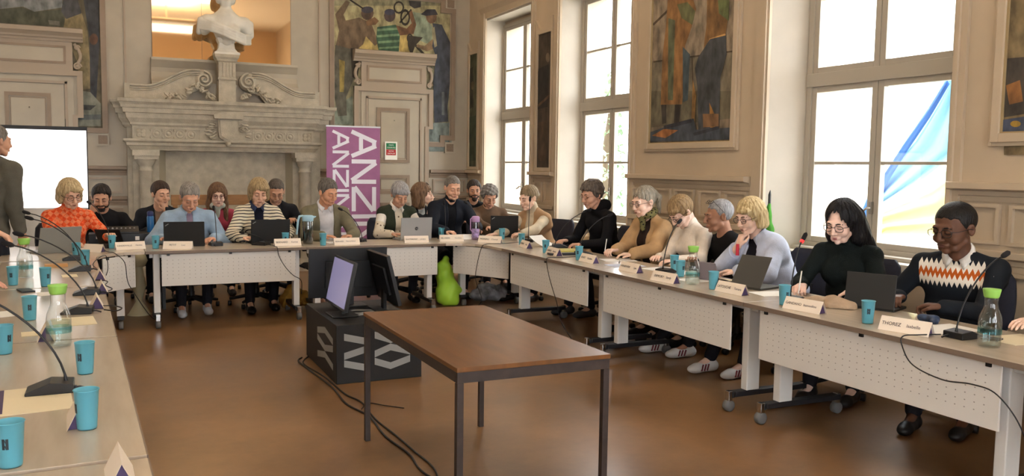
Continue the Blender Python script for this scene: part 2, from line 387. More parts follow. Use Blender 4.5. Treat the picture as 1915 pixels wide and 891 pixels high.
PR = [((150, 142, 108), [(165, 30), (800, 30), (790, 300), (170, 330)]), ((168, 150, 96), [(330, 180), (410, 220), (420, 280), (290, 275)]), ((172, 150, 92), [(518, 185), (568, 170), (575, 280), (518, 280)]),
      ((128, 138, 118), [(560, 60), (640, 70), (690, 140), (690, 240), (600, 200)]), ((112, 120, 108), [(180, 560), (275, 500), (280, 650), (178, 650)]), ((112, 122, 118), [(675, 640), (790, 640), (790, 790), (670, 790)]),
      ((100, 84, 66), [(185, 75), (240, 3), (262, 12), (228, 78), (240, 108), (310, 92), (372, 122), (412, 222), (392, 240), (345, 190), (330, 232), (285, 270), (230, 264), (188, 240), (205, 160)]),
      ((84, 82, 72), [(186, 235), (292, 262), (305, 330), (278, 420), (242, 505), (246, 602), (200, 606), (184, 520), (176, 350)]), ((128, 112, 62), [(205, 310), (235, 320), (230, 480), (208, 480)]),
      (D1, [(265, 250), (320, 265), (300, 420), (272, 400)]), ((86, 70, 58), disc(352, 70, 33, 36)), ((64, 62, 70), disc(352, 52, 32, 18)), ((44, 38, 32), line(262, 0, 330, 46, 8)), ((110, 84, 60), [(345, 110), (390, 90), (412, 110), (395, 130), (350, 135)]),
      ((58, 84, 66), [(403, 142), (500, 130), (522, 182), (514, 282), (414, 282), (398, 200)]), ((104, 130, 100), [line(403, 158, 508, 150, 12), line(402, 190, 518, 182, 12), line(408, 222, 518, 214, 12), line(412, 252, 516, 246, 10)]),
      ((104, 76, 54), [(500, 132), (556, 150), (582, 122), (562, 62), (582, 50), (606, 130), (592, 178), (520, 186)]), ((74, 62, 60), disc(468, 82, 30, 34)), ((60, 60, 74), disc(468, 64, 28, 16)),
      (D1, ring(515, 40, 28, 8, sy=1.2) + ring(548, 92, 26, 8, sy=1.7) + [line(520, 120, 580, 50, 8)]), ((58, 54, 52), [(566, 5), (630, 8), (630, 38), (596, 46), (572, 30)]),
      (D1, [(560, 185), (640, 196), (600, 240), (584, 284), (576, 284), (562, 240)]), (D1, line(600, 235, 645, 284, 12)), (D1, ring(572, 200, 16, 6, sy=1.5)),
      ((126, 104, 78), [(690, 205), (650, 240), (610, 232), (606, 246), (660, 268), (712, 250)]), ((62, 66, 74), [(690, 122), (738, 130), (782, 222), (782, 420), (768, 560), (772, 634), (700, 640), (694, 420), (708, 300), (688, 240), (698, 180)]),
      ((130, 122, 96), [(686, 150), (700, 140), (714, 240), (700, 250)]), ((92, 98, 100), [(738, 480), (752, 480), (752, 600), (738, 600)]), ((112, 88, 68), disc(684, 90, 28, 34)), ((56, 54, 58), [(628, 76), (662, 50), (704, 50), (718, 78), (655, 84)])]
mural('mural_painting', 'large mural of three metalworkers with hammer, chain and striped shirt above the right-hand door', 'y', .3591, 560, PR, fr_right, (124, 120, 96), [(3.09, yb, 1.95), (5.02, yb, 1.95), (5.02, yb, 4.2), (3.09, yb, 4.2)])
def fr_left(root):
    f = MB()
    f.box(-.11, -.04, B - .05, B, 2.03, 4.6); f.box(-.4, -.041, B - .049, B, 1.96, 2.03); f.box(-2.05, -1.98, B - .05, B, 1.96, 4.6); f.box(-2.05, -1.6, B - .05, B, 1.96, 2.03); f.box(-2.05, -.04, B - .05, B, 4.53, 4.6)
    f.build('frame', brown, root)
    q = MB(); a, z = -.19, 1.79; q.box(a, a + .16, B - .03, B, z, z + .165, 0); rectframe(q, a, a + .16, z, z + .165, .022, B - .045, B - .03, 1)
    for k in range(4):
        an = k * PI / 2 + PI / 4; q.lathe([(.03, -.012), (.014, -.018), (0, -.012)], (a + .08 + .03 * math.cos(an), B - .028, z + .08 + .03 * math.sin(an)), 10, 0, axis='y')
    q.build('corner_rosette', [brown, cream], root)
PL = [((116, 118, 118), [(0, -30), (325, -30), (325, 40), (180, 62), (120, 35), (0, 48)]), ((74, 76, 64), [(0, 48), (120, 40), (180, 62), (330, 50), (340, 140), (0, 128)]), ((104, 100, 92), [(250, 105), (310, 112), (312, 135), (258, 128)]),
      ((124, 112, 84), [(345, 70), (425, 66), (455, 160), (482, 460), (418, 470), (404, 330), (330, 150)]), ((70, 70, 72), [(330, 0), (405, 0), (425, 70), (345, 100), (318, 60)]), ((60, 62, 66), [(432, -20), (512, -20), (518, 240), (500, 540), (470, 500), (466, 200)]),
      ((92, 68, 54), disc(488, 205, 22, 30)), ((112, 114, 104), [(405, 470), (470, 480), (525, 540), (525, 658), (385, 658)]), ((60, 62, 62), [(415, 545), (500, 550), (470, 575), (415, 570)]), ((86, 92, 92), [(395, 600), (525, 596), (525, 622), (395, 626)])]
mural('mural_painting', 'dim mural with robed standing figures above the left-hand door behind the projection screen', 'y', .3593, 0, PL, fr_left, (88, 82, 66), [(-1.99, yb, 2.02), (-.1, yb, 2.02), (-.1, yb, 4.54), (-1.99, yb, 4.54)])
def frame_on_right(y0, y1, z0, z1, wd_=.085, d=.045):
    def fn(root):
        f = MB(); y = [y0, y1]
        rectframe_r(f, y0, y1, z0, z1, wd_ * .35, XR - d * .6, XR); rectframe_r(f, y0 + wd_ * .3, y1 - wd_ * .3, z0 + wd_ * .3, z1 - wd_ * .3, wd_ * .7, XR - d, XR)
        f.build('frame', tan, root, .004)
        g = MB(); rectframe_r(g, y0 + wd_, y1 - wd_, z0 + wd_, z1 - wd_, .01, XR - .03, XR); g.build('inner_slip', mat('worn_gilt_slip', (160, 138, 100), .5), root)
    return fn
xr = XR - .011
PM = [((132, 118, 100), [(130, -40), (540, -40), (520, 230), (145, 270)]), ((108, 100, 84), [(148, 272), (505, 226), (500, 420), (142, 470)]), ((92, 86, 70), [(142, 400), (500, 400), (495, 520), (140, 560)]),
      ((72, 60, 46), [line(148, 110, 262, 0, 9), line(150, 272, 510, 224, 7), line(320, 250, 325, 420, 5)]), ((126, 92, 56), [(215, -30), (318, -30), (338, 40), (318, 120), (290, 200), (288, 330), (276, 458), (182, 460), (190, 250), (205, 120)]),
      ((84, 88, 66), [(216, 80), (246, 90), (236, 440), (214, 440)]), ((92, 92, 62), [(255, 20), (300, 10), (335, 50), (322, 110), (275, 80)]), ((66, 78, 84), [(280, 205), (312, 240), (302, 440), (280, 450)]), ((56, 50, 46), [(185, 460), (208, 460), (208, 540), (190, 545)]), ((56, 50, 46), [(246, 460), (272, 460), (262, 565), (240, 560)]),
      ((116, 86, 52), [(388, -30), (482, -30), (478, 90), (468, 150), (400, 170), (372, 215), (385, 110)]), ((96, 104, 66), [(432, -30), (486, -30), (482, 92), (440, 60)]), ((170, 130, 80), line(398, 175, 468, 152, 8)),
      ((64, 66, 68), [(402, 172), (470, 156), (474, 240), (446, 340), (440, 575), (350, 590), (345, 380), (334, 300), (350, 250)]), ((150, 108, 54), [(398, 450), (420, 500), (424, 560), (402, 560)]), ((150, 112, 62), [(326, 350), (340, 420), (332, 560), (318, 560)]),
      ((64, 70, 78), [(140, 580), (240, 545), (330, 520), (340, 570), (490, 560), (492, 612), (140, 622)]), ((146, 96, 56), [(146, 596), (200, 566), (262, 572), (206, 606)]), ((48, 48, 56), [line(200, 560, 320, 530, 16), line(330, 590, 440, 560, 14)]), ((112, 84, 58), [(370, 500), (440, 500), (440, 555), (372, 560)])]
mural('wall_painting', 'tall oil painting of two workers between the second and third windows', 'x', .4264, 1160, PM, frame_on_right(6.44, 7.99, 1.76, 4.6), (112, 100, 84), [(xr, 6.53, 1.85), (xr, 7.9, 1.85), (xr, 7.9, 4.52), (xr, 6.53, 4.52)])
PN = [((120, 104, 76), [(0, 0), (60, 0), (60, 290), (0, 290)]), ((66, 60, 54), [(2, 110), (60, 105), (60, 210), (0, 220)]), ((128, 88, 50), [(4, 160), (30, 150), (36, 190), (10, 196)]), ((70, 78, 96), [(-6, 225), (60, 215), (60, 250), (-10, 252)]), ((150, 120, 50), disc(22, 232, 10, 6))]
mural('wall_painting', 'cropped framed painting at the right edge of the photo beside the nearest window', 'x', 1.0, 1880, PN, frame_on_right(2.2, 3.885, 1.755, 4.6), (110, 98, 76), [(xr, 2.29, 1.85), (xr, 3.79, 1.85), (xr, 3.79, 4.52), (xr, 2.29, 4.52)])
PA = [((40, 36, 34), [(1006, 130), (1028, 120), (1026, 200), (1006, 205)]), ((92, 80, 66), disc(1026, 108, 4, 9)), ((84, 66, 50), line(1006, 200, 1030, 178, 4)), ((74, 60, 48), [(1008, 230), (1024, 226), (1022, 300), (1008, 302)]), ((44, 40, 38), disc(1012, 150, 6, 22))]
def fr_n(y0, y1, z0, z1, notch):
    def fn(root):
        f = MB(); rectframe_r(f, y0 - .05, y1 + .05, z0 - .04, z1 + .05, .05, XR - .035, XR); f.build('frame', tan, root, .003)
        MB().prism([(y0 - .05, z1 + .05), (y0 + .07, z1 + .05), (y0 - .05, z1 + .2)], 'x', XR - .035, XR).build('corner_crest', tan, root); MB().prism([(y1 + .05, z1 + .05), (y1 - .07, z1 + .05), (y1 + .05, z1 + .2)], 'x', XR - .035, XR).build('corner_crest', tan, root)
    return fn
mural('wall_painting', 'narrow dark painted panel between the two farthest windows', 'x', 1, 0, PA, fr_n(10.25, 10.65, 1.56, 3.38, 0), (64, 54, 46), [(xr, 10.25, 1.56), (xr, 10.65, 1.56), (xr, 10.65, 3.38), (xr, 10.25, 3.38)])
PB = [((52, 50, 42), [(878, 130), (886, 125), (886, 200), (878, 205)]), ((96, 84, 62), disc(885, 160, 3, 8)), ((58, 66, 52), [(878, 220), (894, 215), (892, 300), (880, 302)])]
mural('wall_painting', 'narrow greenish painted panel in the corner next to the farthest window', 'x', 1, 0, PB, fr_n(12.8, 13.14, 1.56, 3.38, 0), (76, 78, 60), [(xr, 12.8, 1.56), (xr, 13.14, 1.56), (xr, 13.14, 3.38), (xr, 12.8, 3.38)])
# right wall dado, panels, window casings
for (y0, y1) in ((-4.9, 4.13), (6.24, 8.25), (10.1, 10.78), (12.56, 13.2)):
    t = MB(); t.prism([(XR + u, v) for u, v in rail_profile(1.515, .10)], 'y', y0, y1); t.prism([(XR + u * .6, v) for u, v in rail_profile(1.06)], 'y', y0, y1); trim(t, tan)
    n = max(1, round((y1 - y0) / .39)); p = MB(); s_ = (y1 - y0) / n
    for k in range(n):
        a0, a1 = y0 + k * s_ + .035, y0 + (k + 1) * s_ - .035
        if a1 < 1: continue
        rectframe_r(p, a0, a1, 1.1, 1.37, .024, XR - .028, XR); rectframe_r(p, a0, a1, .2, .92, .024, XR - .028, XR)
    trim(p, tan)
for (a, b, c) in WIN:   # casing: flat band plus raised rib on both sides of every opening
    t = MB()
    for (y0, y1, sg2) in ((b, b + .17, 1), (a - .10, a, -1)):
        t.box(XR - .03, XR, y0, y1, 0, 3.95); yy = y0 + .02 if sg2 > 0 else y1 - .05
        t.box(XR - .05, XR, yy, yy + .03, 0, 3.95)
    t.prism([(XR, 3.87), (XR - .03, 3.87), (XR - .035, 3.95), (XR - .08, 4.02), (XR - .1, 4.12), (XR - .1, 4.16), (XR, 4.16)], 'y', a - .12, b + .17)
    trim(t, tan)
# ------------------------------------------------------------------ mirror
mr = thing('wall_mirror', 'large mirror, warm room light put into its tint, behind the marble bust over the fireplace', 'mirror', (1.5, B, 3.05))
gm = mat('mirror_glass', (238, 208, 168), .03, 1.0)  # warm glow of the reflected room put into the glass tint
MB().box(-.955, .955, -.02, -.012, 0, 1.7).build('mirror_glass', gm, mr)
MB().box(-.965, .965, -.012, 0, -.01, 1.71).build('backing', brown, mr)
f = MB(); 
for x in (-.3,): f.box(x, x + .004, -.022, -.02, 0, 1.7)
f.build('joint', brown, mr)
# ------------------------------------------------------------------ fireplace
def loft(m, x0, x1, y0, y1, lev, mi=0):
    v = []
    for z, e in lev: v += [(x0 - e, y1, z), (x0 - e, y0 - e, z), (x1 + e, y0 - e, z), (x1 + e, y1, z)]
    f = []
    for i in range(len(lev) - 1):
        for j in range(4): f.append((i * 4 + j, (i * 4 + (j + 1) % 4), (i + 1) * 4 + (j + 1) % 4, (i + 1) * 4 + j))
    f.append((3, 2, 1, 0)); k = (len(lev) - 1) * 4; f.append((k, k + 1, k + 2, k + 3)); return m.add(v, f, mi)
fp = thing('fireplace', 'monumental carved stone fireplace with broken scroll pediment under the mirror', 'fireplace', (1.49, B, 0))
yF = 12.77 - B
cor = [(2.055, 0), (2.075, .012), (2.08, .025), (2.11, .03), (2.17, .07), (2.235, .085), (2.24, .11), (2.30, .12), (2.305, .135), (2.345, .145), (2.375, .165), (2.38, .175), (2.42, .18), (2.425, .175)]
loft(MB(), -1.235, 1.21, yF, 0, cor).build('cornice', stone, fp)
loft(MB(), -1.33, 1.40, 12.98 - B, 0, [(z - .003, e * .95) for z, e in cor]).build('backing_cornice', stone, fp)
fz = MB(); fz.box(-1.235, 1.21, yF, 0, 1.87, 2.06); fz.box(-1.30, 1.36, 13.0 - B, 0, 0, 2.06); fz.build('frieze', stone, fp)
fdl, fdr = MB(), MB()
for (a, b_) in ((-1.215, -1.04), (-1.0, -.36), (.22 + .12, .99), (1.03, 1.19)): rectframe(fdl if a < 0 else fdr, a, b_, 1.885, 2.04, .012, yF - .014, yF)
for cx in [-1.1275, 1.11]:
    fd = fdl if cx < 0 else fdr
    for k in range(4):
        an = k * PI / 2 + PI / 4; fd.lathe([(.034, 0), (.026, -.014), (.01, -.02), (0, -.012)], (cx + .036 * math.cos(an), yF, 1.963 + .036 * math.sin(an)), 12, axis='y')
for cx in [-.93 + .15 * k for k in range(4)] + [.42 + .15 * k for k in range(4)]:
    fd = fdl if cx < 0 else fdr
    fd.lathe([(.058, 0), (.056, -.012), (.046, -.014), (.04, -.004), (.024, -.004), (.02, -.02), (0, -.022)], (cx, yF, 1.963), 18, axis='y')
    for sx in (-.075,): fd.ell((cx + sx, yF - .004, 2.01), (.012, .01, .02), 8); fd.ell((cx + sx, yF - .004, 1.915), (.012, .01, .02), 8)
fdl.build('frieze_carving', stone, fp); fdr.build('frieze_carving', stone, fp)
loft(MB(), -1.26, 1.235, yF + .01, 0, [(1.735, 0), (1.75, .005), (1.79, .03), (1.80, .05), (1.835, .055), (1.86, .09), (1.885, .09), (1.89, .0)]).build('architrave', stone, fp)
for (a, b_) in ((-1.235, -.90), (.93, 1.21)): pi = MB(); pi.box(a, b_, 12.9 - B, 0, 0, 1.735); pi.box(a - .02, b_ + .02, 12.86 - B, 0, 0, .3); pi.build('pier', stone, fp)
for cx in (-1.075, 1.08):
    c = MB(); c.lathe([(.12, 0), (.12, .1), (.105, .12), (.11, .15), (.095, .17), (.09, .2), (.088, .9), (.082, 1.44), (.09, 1.45), (.09, 1.465), (.08, 1.47), (.08, 1.52), (.1, 1.55), (.12, 1.6), (.12, 1.61)], (cx, 12.76 - B, 0), 28)
    c.box(cx - .15, cx + .15, 12.62 - B, 12.9 - B, 1.61, 1.66); c.box(cx - .17, cx + .17, 12.6 - B, 12.9 - B, 1.66, 1.735); c.box(cx - .13, cx + .13, 12.63 - B, 12.89 - B, 0, .12); c.build('column', stone, fp)
inn = MB(); inn.box(-.9, .93, 13.08 - B, 0, 0, 1.74); inn.box(-.44, -.425, 13.07 - B, 13.08 - B, 0, 1.74)
inn.prism([(-.9, 12.9 - B), (-.74, 13.08 - B), (-.9, 13.08 - B)], 'z', 0, 1.735); inn.prism([(.93, 12.9 - B), (.77, 13.08 - B), (.93, 13.08 - B)], 'z', 0, 1.735); inn.build('closed_hearth_panel', mat('hearth_board', (148, 138, 118), .6), fp)
# crest with shield
cr = MB()
sh = [(-.14, 2.2), (-.13, 2.0), (-.12, 1.93), (-.06, 1.885), (0, 1.86), (.06, 1.885), (.12, 1.93), (.13, 2.0), (.14, 2.2)]
cr.prism([(x, z) for x, z in sh], 'y', yF - .10, yF); cr.prism([(x * .8, 2.04 + (z - 2.04) * .8) for x, z in sh], 'y', yF - .125, yF - .1)
cr.prism([(-.19, 2.19), (-.2, 2.24), (-.1, 2.285), (.1, 2.285), (.2, 2.24), (.19, 2.19)], 'y', yF - .16, yF); cr.ell((0, yF - .06, 1.845), (.04, .05, .05), 10)
for sg in (-1, 1):
    for k in range(14):
        an = random.uniform(-.8, .8); cr.ell((sg * (.18 + .1 * random.random()), yF - .03 - .03 * random.random(), 1.9 + .3 * random.random()), (.045, .016, .016), 8, rot=np.array([[math.cos(an), 0, -math.sin(an)], [0, 1, 0], [math.sin(an), 0, math.cos(an)]]))
cr.build('crest', stone, fp)
# broken pediment
for sg, nm in ((-1, 'scroll_pediment'), (1, 'scroll_pediment')):
    q = MB(); top = []
    for k in range(25):
        t_ = k / 24; x = 1.25 - .9 * t_; z = 2.62 + .245 * (0 if t_ < .2 else (1 - math.cos(min(1, (t_ - .2) / .72) * PI)) / 2); top.append((sg * x, z))
    poly = [(sg * 1.25, 2.425)] + top + [(sg * .27, 2.8), (sg * .24, 2.72), (sg * .3, 2.6), (sg * .45, 2.55), (sg * .55, 2.425)]
    q.prism(poly if sg < 0 else poly[::-1], 'y', 12.83 - B, 12.97 - B)
    for off, rr in ((0, .016), (-.035, .011), (-.06, .009)): q.tube([(x, 12.83 - B - .012, z + off - .005) for x, z in top], rr, 6)
    q.tube([(sg * (.30 + .115 * (1 - k / 46) * math.cos(PI / 2 + k * .3)), 12.81 - B - .0006 * k, 2.735 + .115 * (1 - k / 46) * math.sin(PI / 2 + k * .3)) for k in range(44)], .017, 6)
    q.lathe([(.125, .12), (.12, 0), (.05, -.012), (.025, -.03), (0, -.032)], (sg * .30, 12.83 - B, 2.735), 28, axis='y')
    q.box(min(sg * 1.25, sg * 1.32), max(sg * 1.25, sg * 1.32), 12.84 - B, 12.98 - B, 2.425, 2.64); q.build(nm, stone, fp, 0)
for sg in (-1, 1):
    ga = MB()
    for k in range(46):
        t_ = random.random(); x = sg * (.18 + .62 * t_); z = 2.47 + .17 * math.exp(-((t_ - .35) / .22) ** 2) + random.uniform(-.03, .04); an = random.uniform(-1.1, 1.1)
        c_, s_ = math.cos(an), math.sin(an); ga.ell((x, 12.78 - B + random.uniform(-.03, .02), max(z, 2.45)), (random.uniform(.03, .055), .018, random.uniform(.012, .02)), 8, rot=np.array([[c_, 0, -s_], [0, 1, 0], [s_, 0, c_]]))
    ga.build('carved_garland', stone, fp)
sf = MB(); sf.box(-.115, .115, 12.72 - B, 12.95 - B, 2.425, 3.0)
for k in range(5): sf.box(-.1 + k * .044, -.075 + k * .044, 12.705 - B, 12.73 - B, 2.78, 2.98)
sf.box(-.125, .125, 12.7 - B, 12.95 - B, 2.74, 2.765)
loft(sf, -.115, .115, 12.72 - B, 12.95 - B, [(2.98, 0), (3.0, .02), (3.02, .025), (3.05, .045), (3.08, .05), (3.09, .05)]); sf.build('pedestal_shaft', stone, fp)
ov = MB(); ov.prism([(0, 3.035), (-.16, 3.035), (-.165, 3.0), (-.14, 2.97), (-.09, 2.9), (-.08, 2.84), (-.12, 2.76), (-.2, 2.7), (-.2, 2.425), (0, 2.425)], 'x', -.97, 1.04); ov.build('overmantel_shelf', cream, fp)
# ------------------------------------------------------------------ outside
pale = mat('pale_limestone_facade', (226, 218, 200), .8, var=.05, vscale=1.5)
fc = thing('facade', 'pale stone building across the courtyard seen through the windows', 'building', (17, 10, 0))
q = MB(); q.box(0, .5, -12, 14, -3, 12); 
for z in (1.2, 5): q.box(-.15, 0, -12, 14, z, z + .25)
q.build('wall', pale, fc)
for y in (-8.5, -5.5, -2.5, .5, 3.5, 6.5, 9.5):
    for z in (2.0, 5.8):
        g = MB(); rectframe_r(g, y - .7, y + .7, z - .1, z + 2.2, .12, -.08, .02); gf = g.build('window_surround', pale, fc); MB().box(-.02, .03, y - .58, y + .58, z, z + 2.1).build('window_pane', mat('far_pane', (150, 160, 165), .2), gf)
struct(MB().box(XR + .62, 17.5, -5, 25, -1.6, -1.5).build('courtyard_ground', mat('courtyard_gravel', (200, 195, 185), .9, var=.1)))
tr = thing('ivy_tree', 'green leafy climber outside the middle window', 'tree', (8.6, 14.2, -1.5))
MB().tube([(0, 0, 0), (.1, 0, 1.5), (0, .1, 3), (.1, 0, 4.3)], [.14, .11, .09, .05], 8).build('trunk', mat('bark', (90, 76, 60), .9), tr)
lv = MB(); rs = np.random.RandomState(4)
for k in range(700):
    p = rs.normal(0, 1, 3); p /= np.linalg.norm(p); p = p * rs.uniform(.5, 1) ** .4 * np.array([.35, .4, 1.9]) + np.array([0, 0, 3.0]); a = rs.normal(0, 1, 3); a /= np.linalg.norm(a); b_ = np.cross(a, p); b_ /= np.linalg.norm(b_) + 1e-6; s_ = .05
    lv.add([p - a * s_ * 1.6, p + b_ * s_, p + a * s_ * 1.6, p - b_ * s_], [(0, 1, 2, 3)])
lv.build('foliage', mat('leaf_green', (120, 150, 110), .7, var=.2, vscale=2), tr)
# flag on its slanting pole outside the nearest window
fg = thing('flag', 'blue and yellow flag draped outside the nearest window', 'flag', (6.75, 4.9, 1.2))
def cloth(pts_top, pts_bot, nu, nv, amp, mt, name):
    m = MB(); v = []; 
    for i in range(nu + 1):
        for j in range(nv + 1):
            u, w_ = i / nu, j / nv
            def ip(P):
                k = u * (len(P) - 1); a = int(min(k, len(P) - 2)); t_ = k - a; return np.array(P[a]) * (1 - t_) + np.array(P[a + 1]) * t_
            p = ip(pts_top) * (1 - w_) + ip(pts_bot) * w_; p = p + np.array([amp * math.sin(w_ * 16 + u * 3), amp * .5 * math.cos(w_ * 13 + u * 2), 0]); v.append(p)
    f = [(i * (nv + 1) + j, i * (nv + 1) + j + 1, (i + 1) * (nv + 1) + j + 1, (i + 1) * (nv + 1) + j) for i in range(nu) for j in range(nv)]
    m.add(v, f, 0, True); o = m.build(name, mt, fg); s = o.modifiers.new('solid', 'SOLIDIFY'); s.thickness = .003; return o
def fl_(px, py, x=6.75): p = on_x(px, py, x); return p - np.array([6.75, 4.9, 1.2])
blue = mat('flag_blue_backlit', (150, 214, 250), .6); yel = mat('flag_yellow', (240, 238, 176), .6)  # blue lightened to paint in daylight shining through the cloth
cloth([fl_(1790, 118), fl_(1745, 188), fl_(1700, 258), fl_(1655, 318), fl_(1612, 388), fl_(1588, 440)], [fl_(1800, 160), fl_(1800, 230), fl_(1790, 290), fl_(1720, 345), fl_(1640, 392), fl_(1600, 450)], 30, 30, .035, blue, 'blue_half')
cloth([fl_(1808, 220, 6.8), fl_(1795, 300, 6.8), fl_(1726, 350, 6.8), fl_(1645, 396, 6.8), fl_(1603, 452, 6.8)], [fl_(1812, 320, 6.8), fl_(1812, 400, 6.8), fl_(1790, 440, 6.8), fl_(1660, 440, 6.8), fl_(1608, 470, 6.8)], 20, 24, .03, yel, 'yellow_half')
_pa = fl_(1798, 80); MB().tube([(_pa[0], _pa[1], _pa[2]), (_pa[0], _pa[1], -2.7)], .018, 8).build('pole', mat('flagpole', (220, 220, 220), .4), fg)
cloth([fl_(1772, 150, 6.70), fl_(1730, 212, 6.70), fl_(1690, 268, 6.70), fl_(1655, 322, 6.70), fl_(1618, 376, 6.70), fl_(1594, 440, 6.70)], [fl_(1776, 158, 6.70), fl_(1742, 218, 6.70), fl_(1703, 276, 6.70), fl_(1668, 330, 6.70), fl_(1634, 388, 6.70), fl_(1604, 446, 6.70)], 24, 6, .008, mat('flag_blue_shaded', (56, 118, 214), .6), 'shaded_fold_strip')  # same blue cloth, painted darker where the fold lets less daylight through
# ------------------------------------------------------------------ pendant lamps (above the frame, seen in the mirror)
lampm = mat('lamp_diffuser', (255, 226, 186), .5, emit=5)
for i, (lx, ly) in enumerate(((1.5, 9.9), (1.5, 4.8), (1.5, -.6))):
    pl = thing('pendant_lamp', ['warm pendant light panel hanging nearest the fireplace', 'warm pendant light panel hanging over the middle of the room', 'warm pendant light panel hanging behind the camera'][i], 'lamp', (lx, ly, 5.5), 0)
    MB().box(-.8, .8, -.8, .8, 0, .08).build('housing', mid, pl); MB().box(-.72, .72, -.72, .72, .08, .1).build('diffuser', lampm, pl); MB().tube([(0, 0, .1), (0, 0, ZC - 5.5)], .012, 8).build('rod', brown, pl)
    area_light('pendant_uplight', (lx, ly, 5.65), (1.4, 1.4), 55, (1.0, .90, .76), (PI, 0, 0))
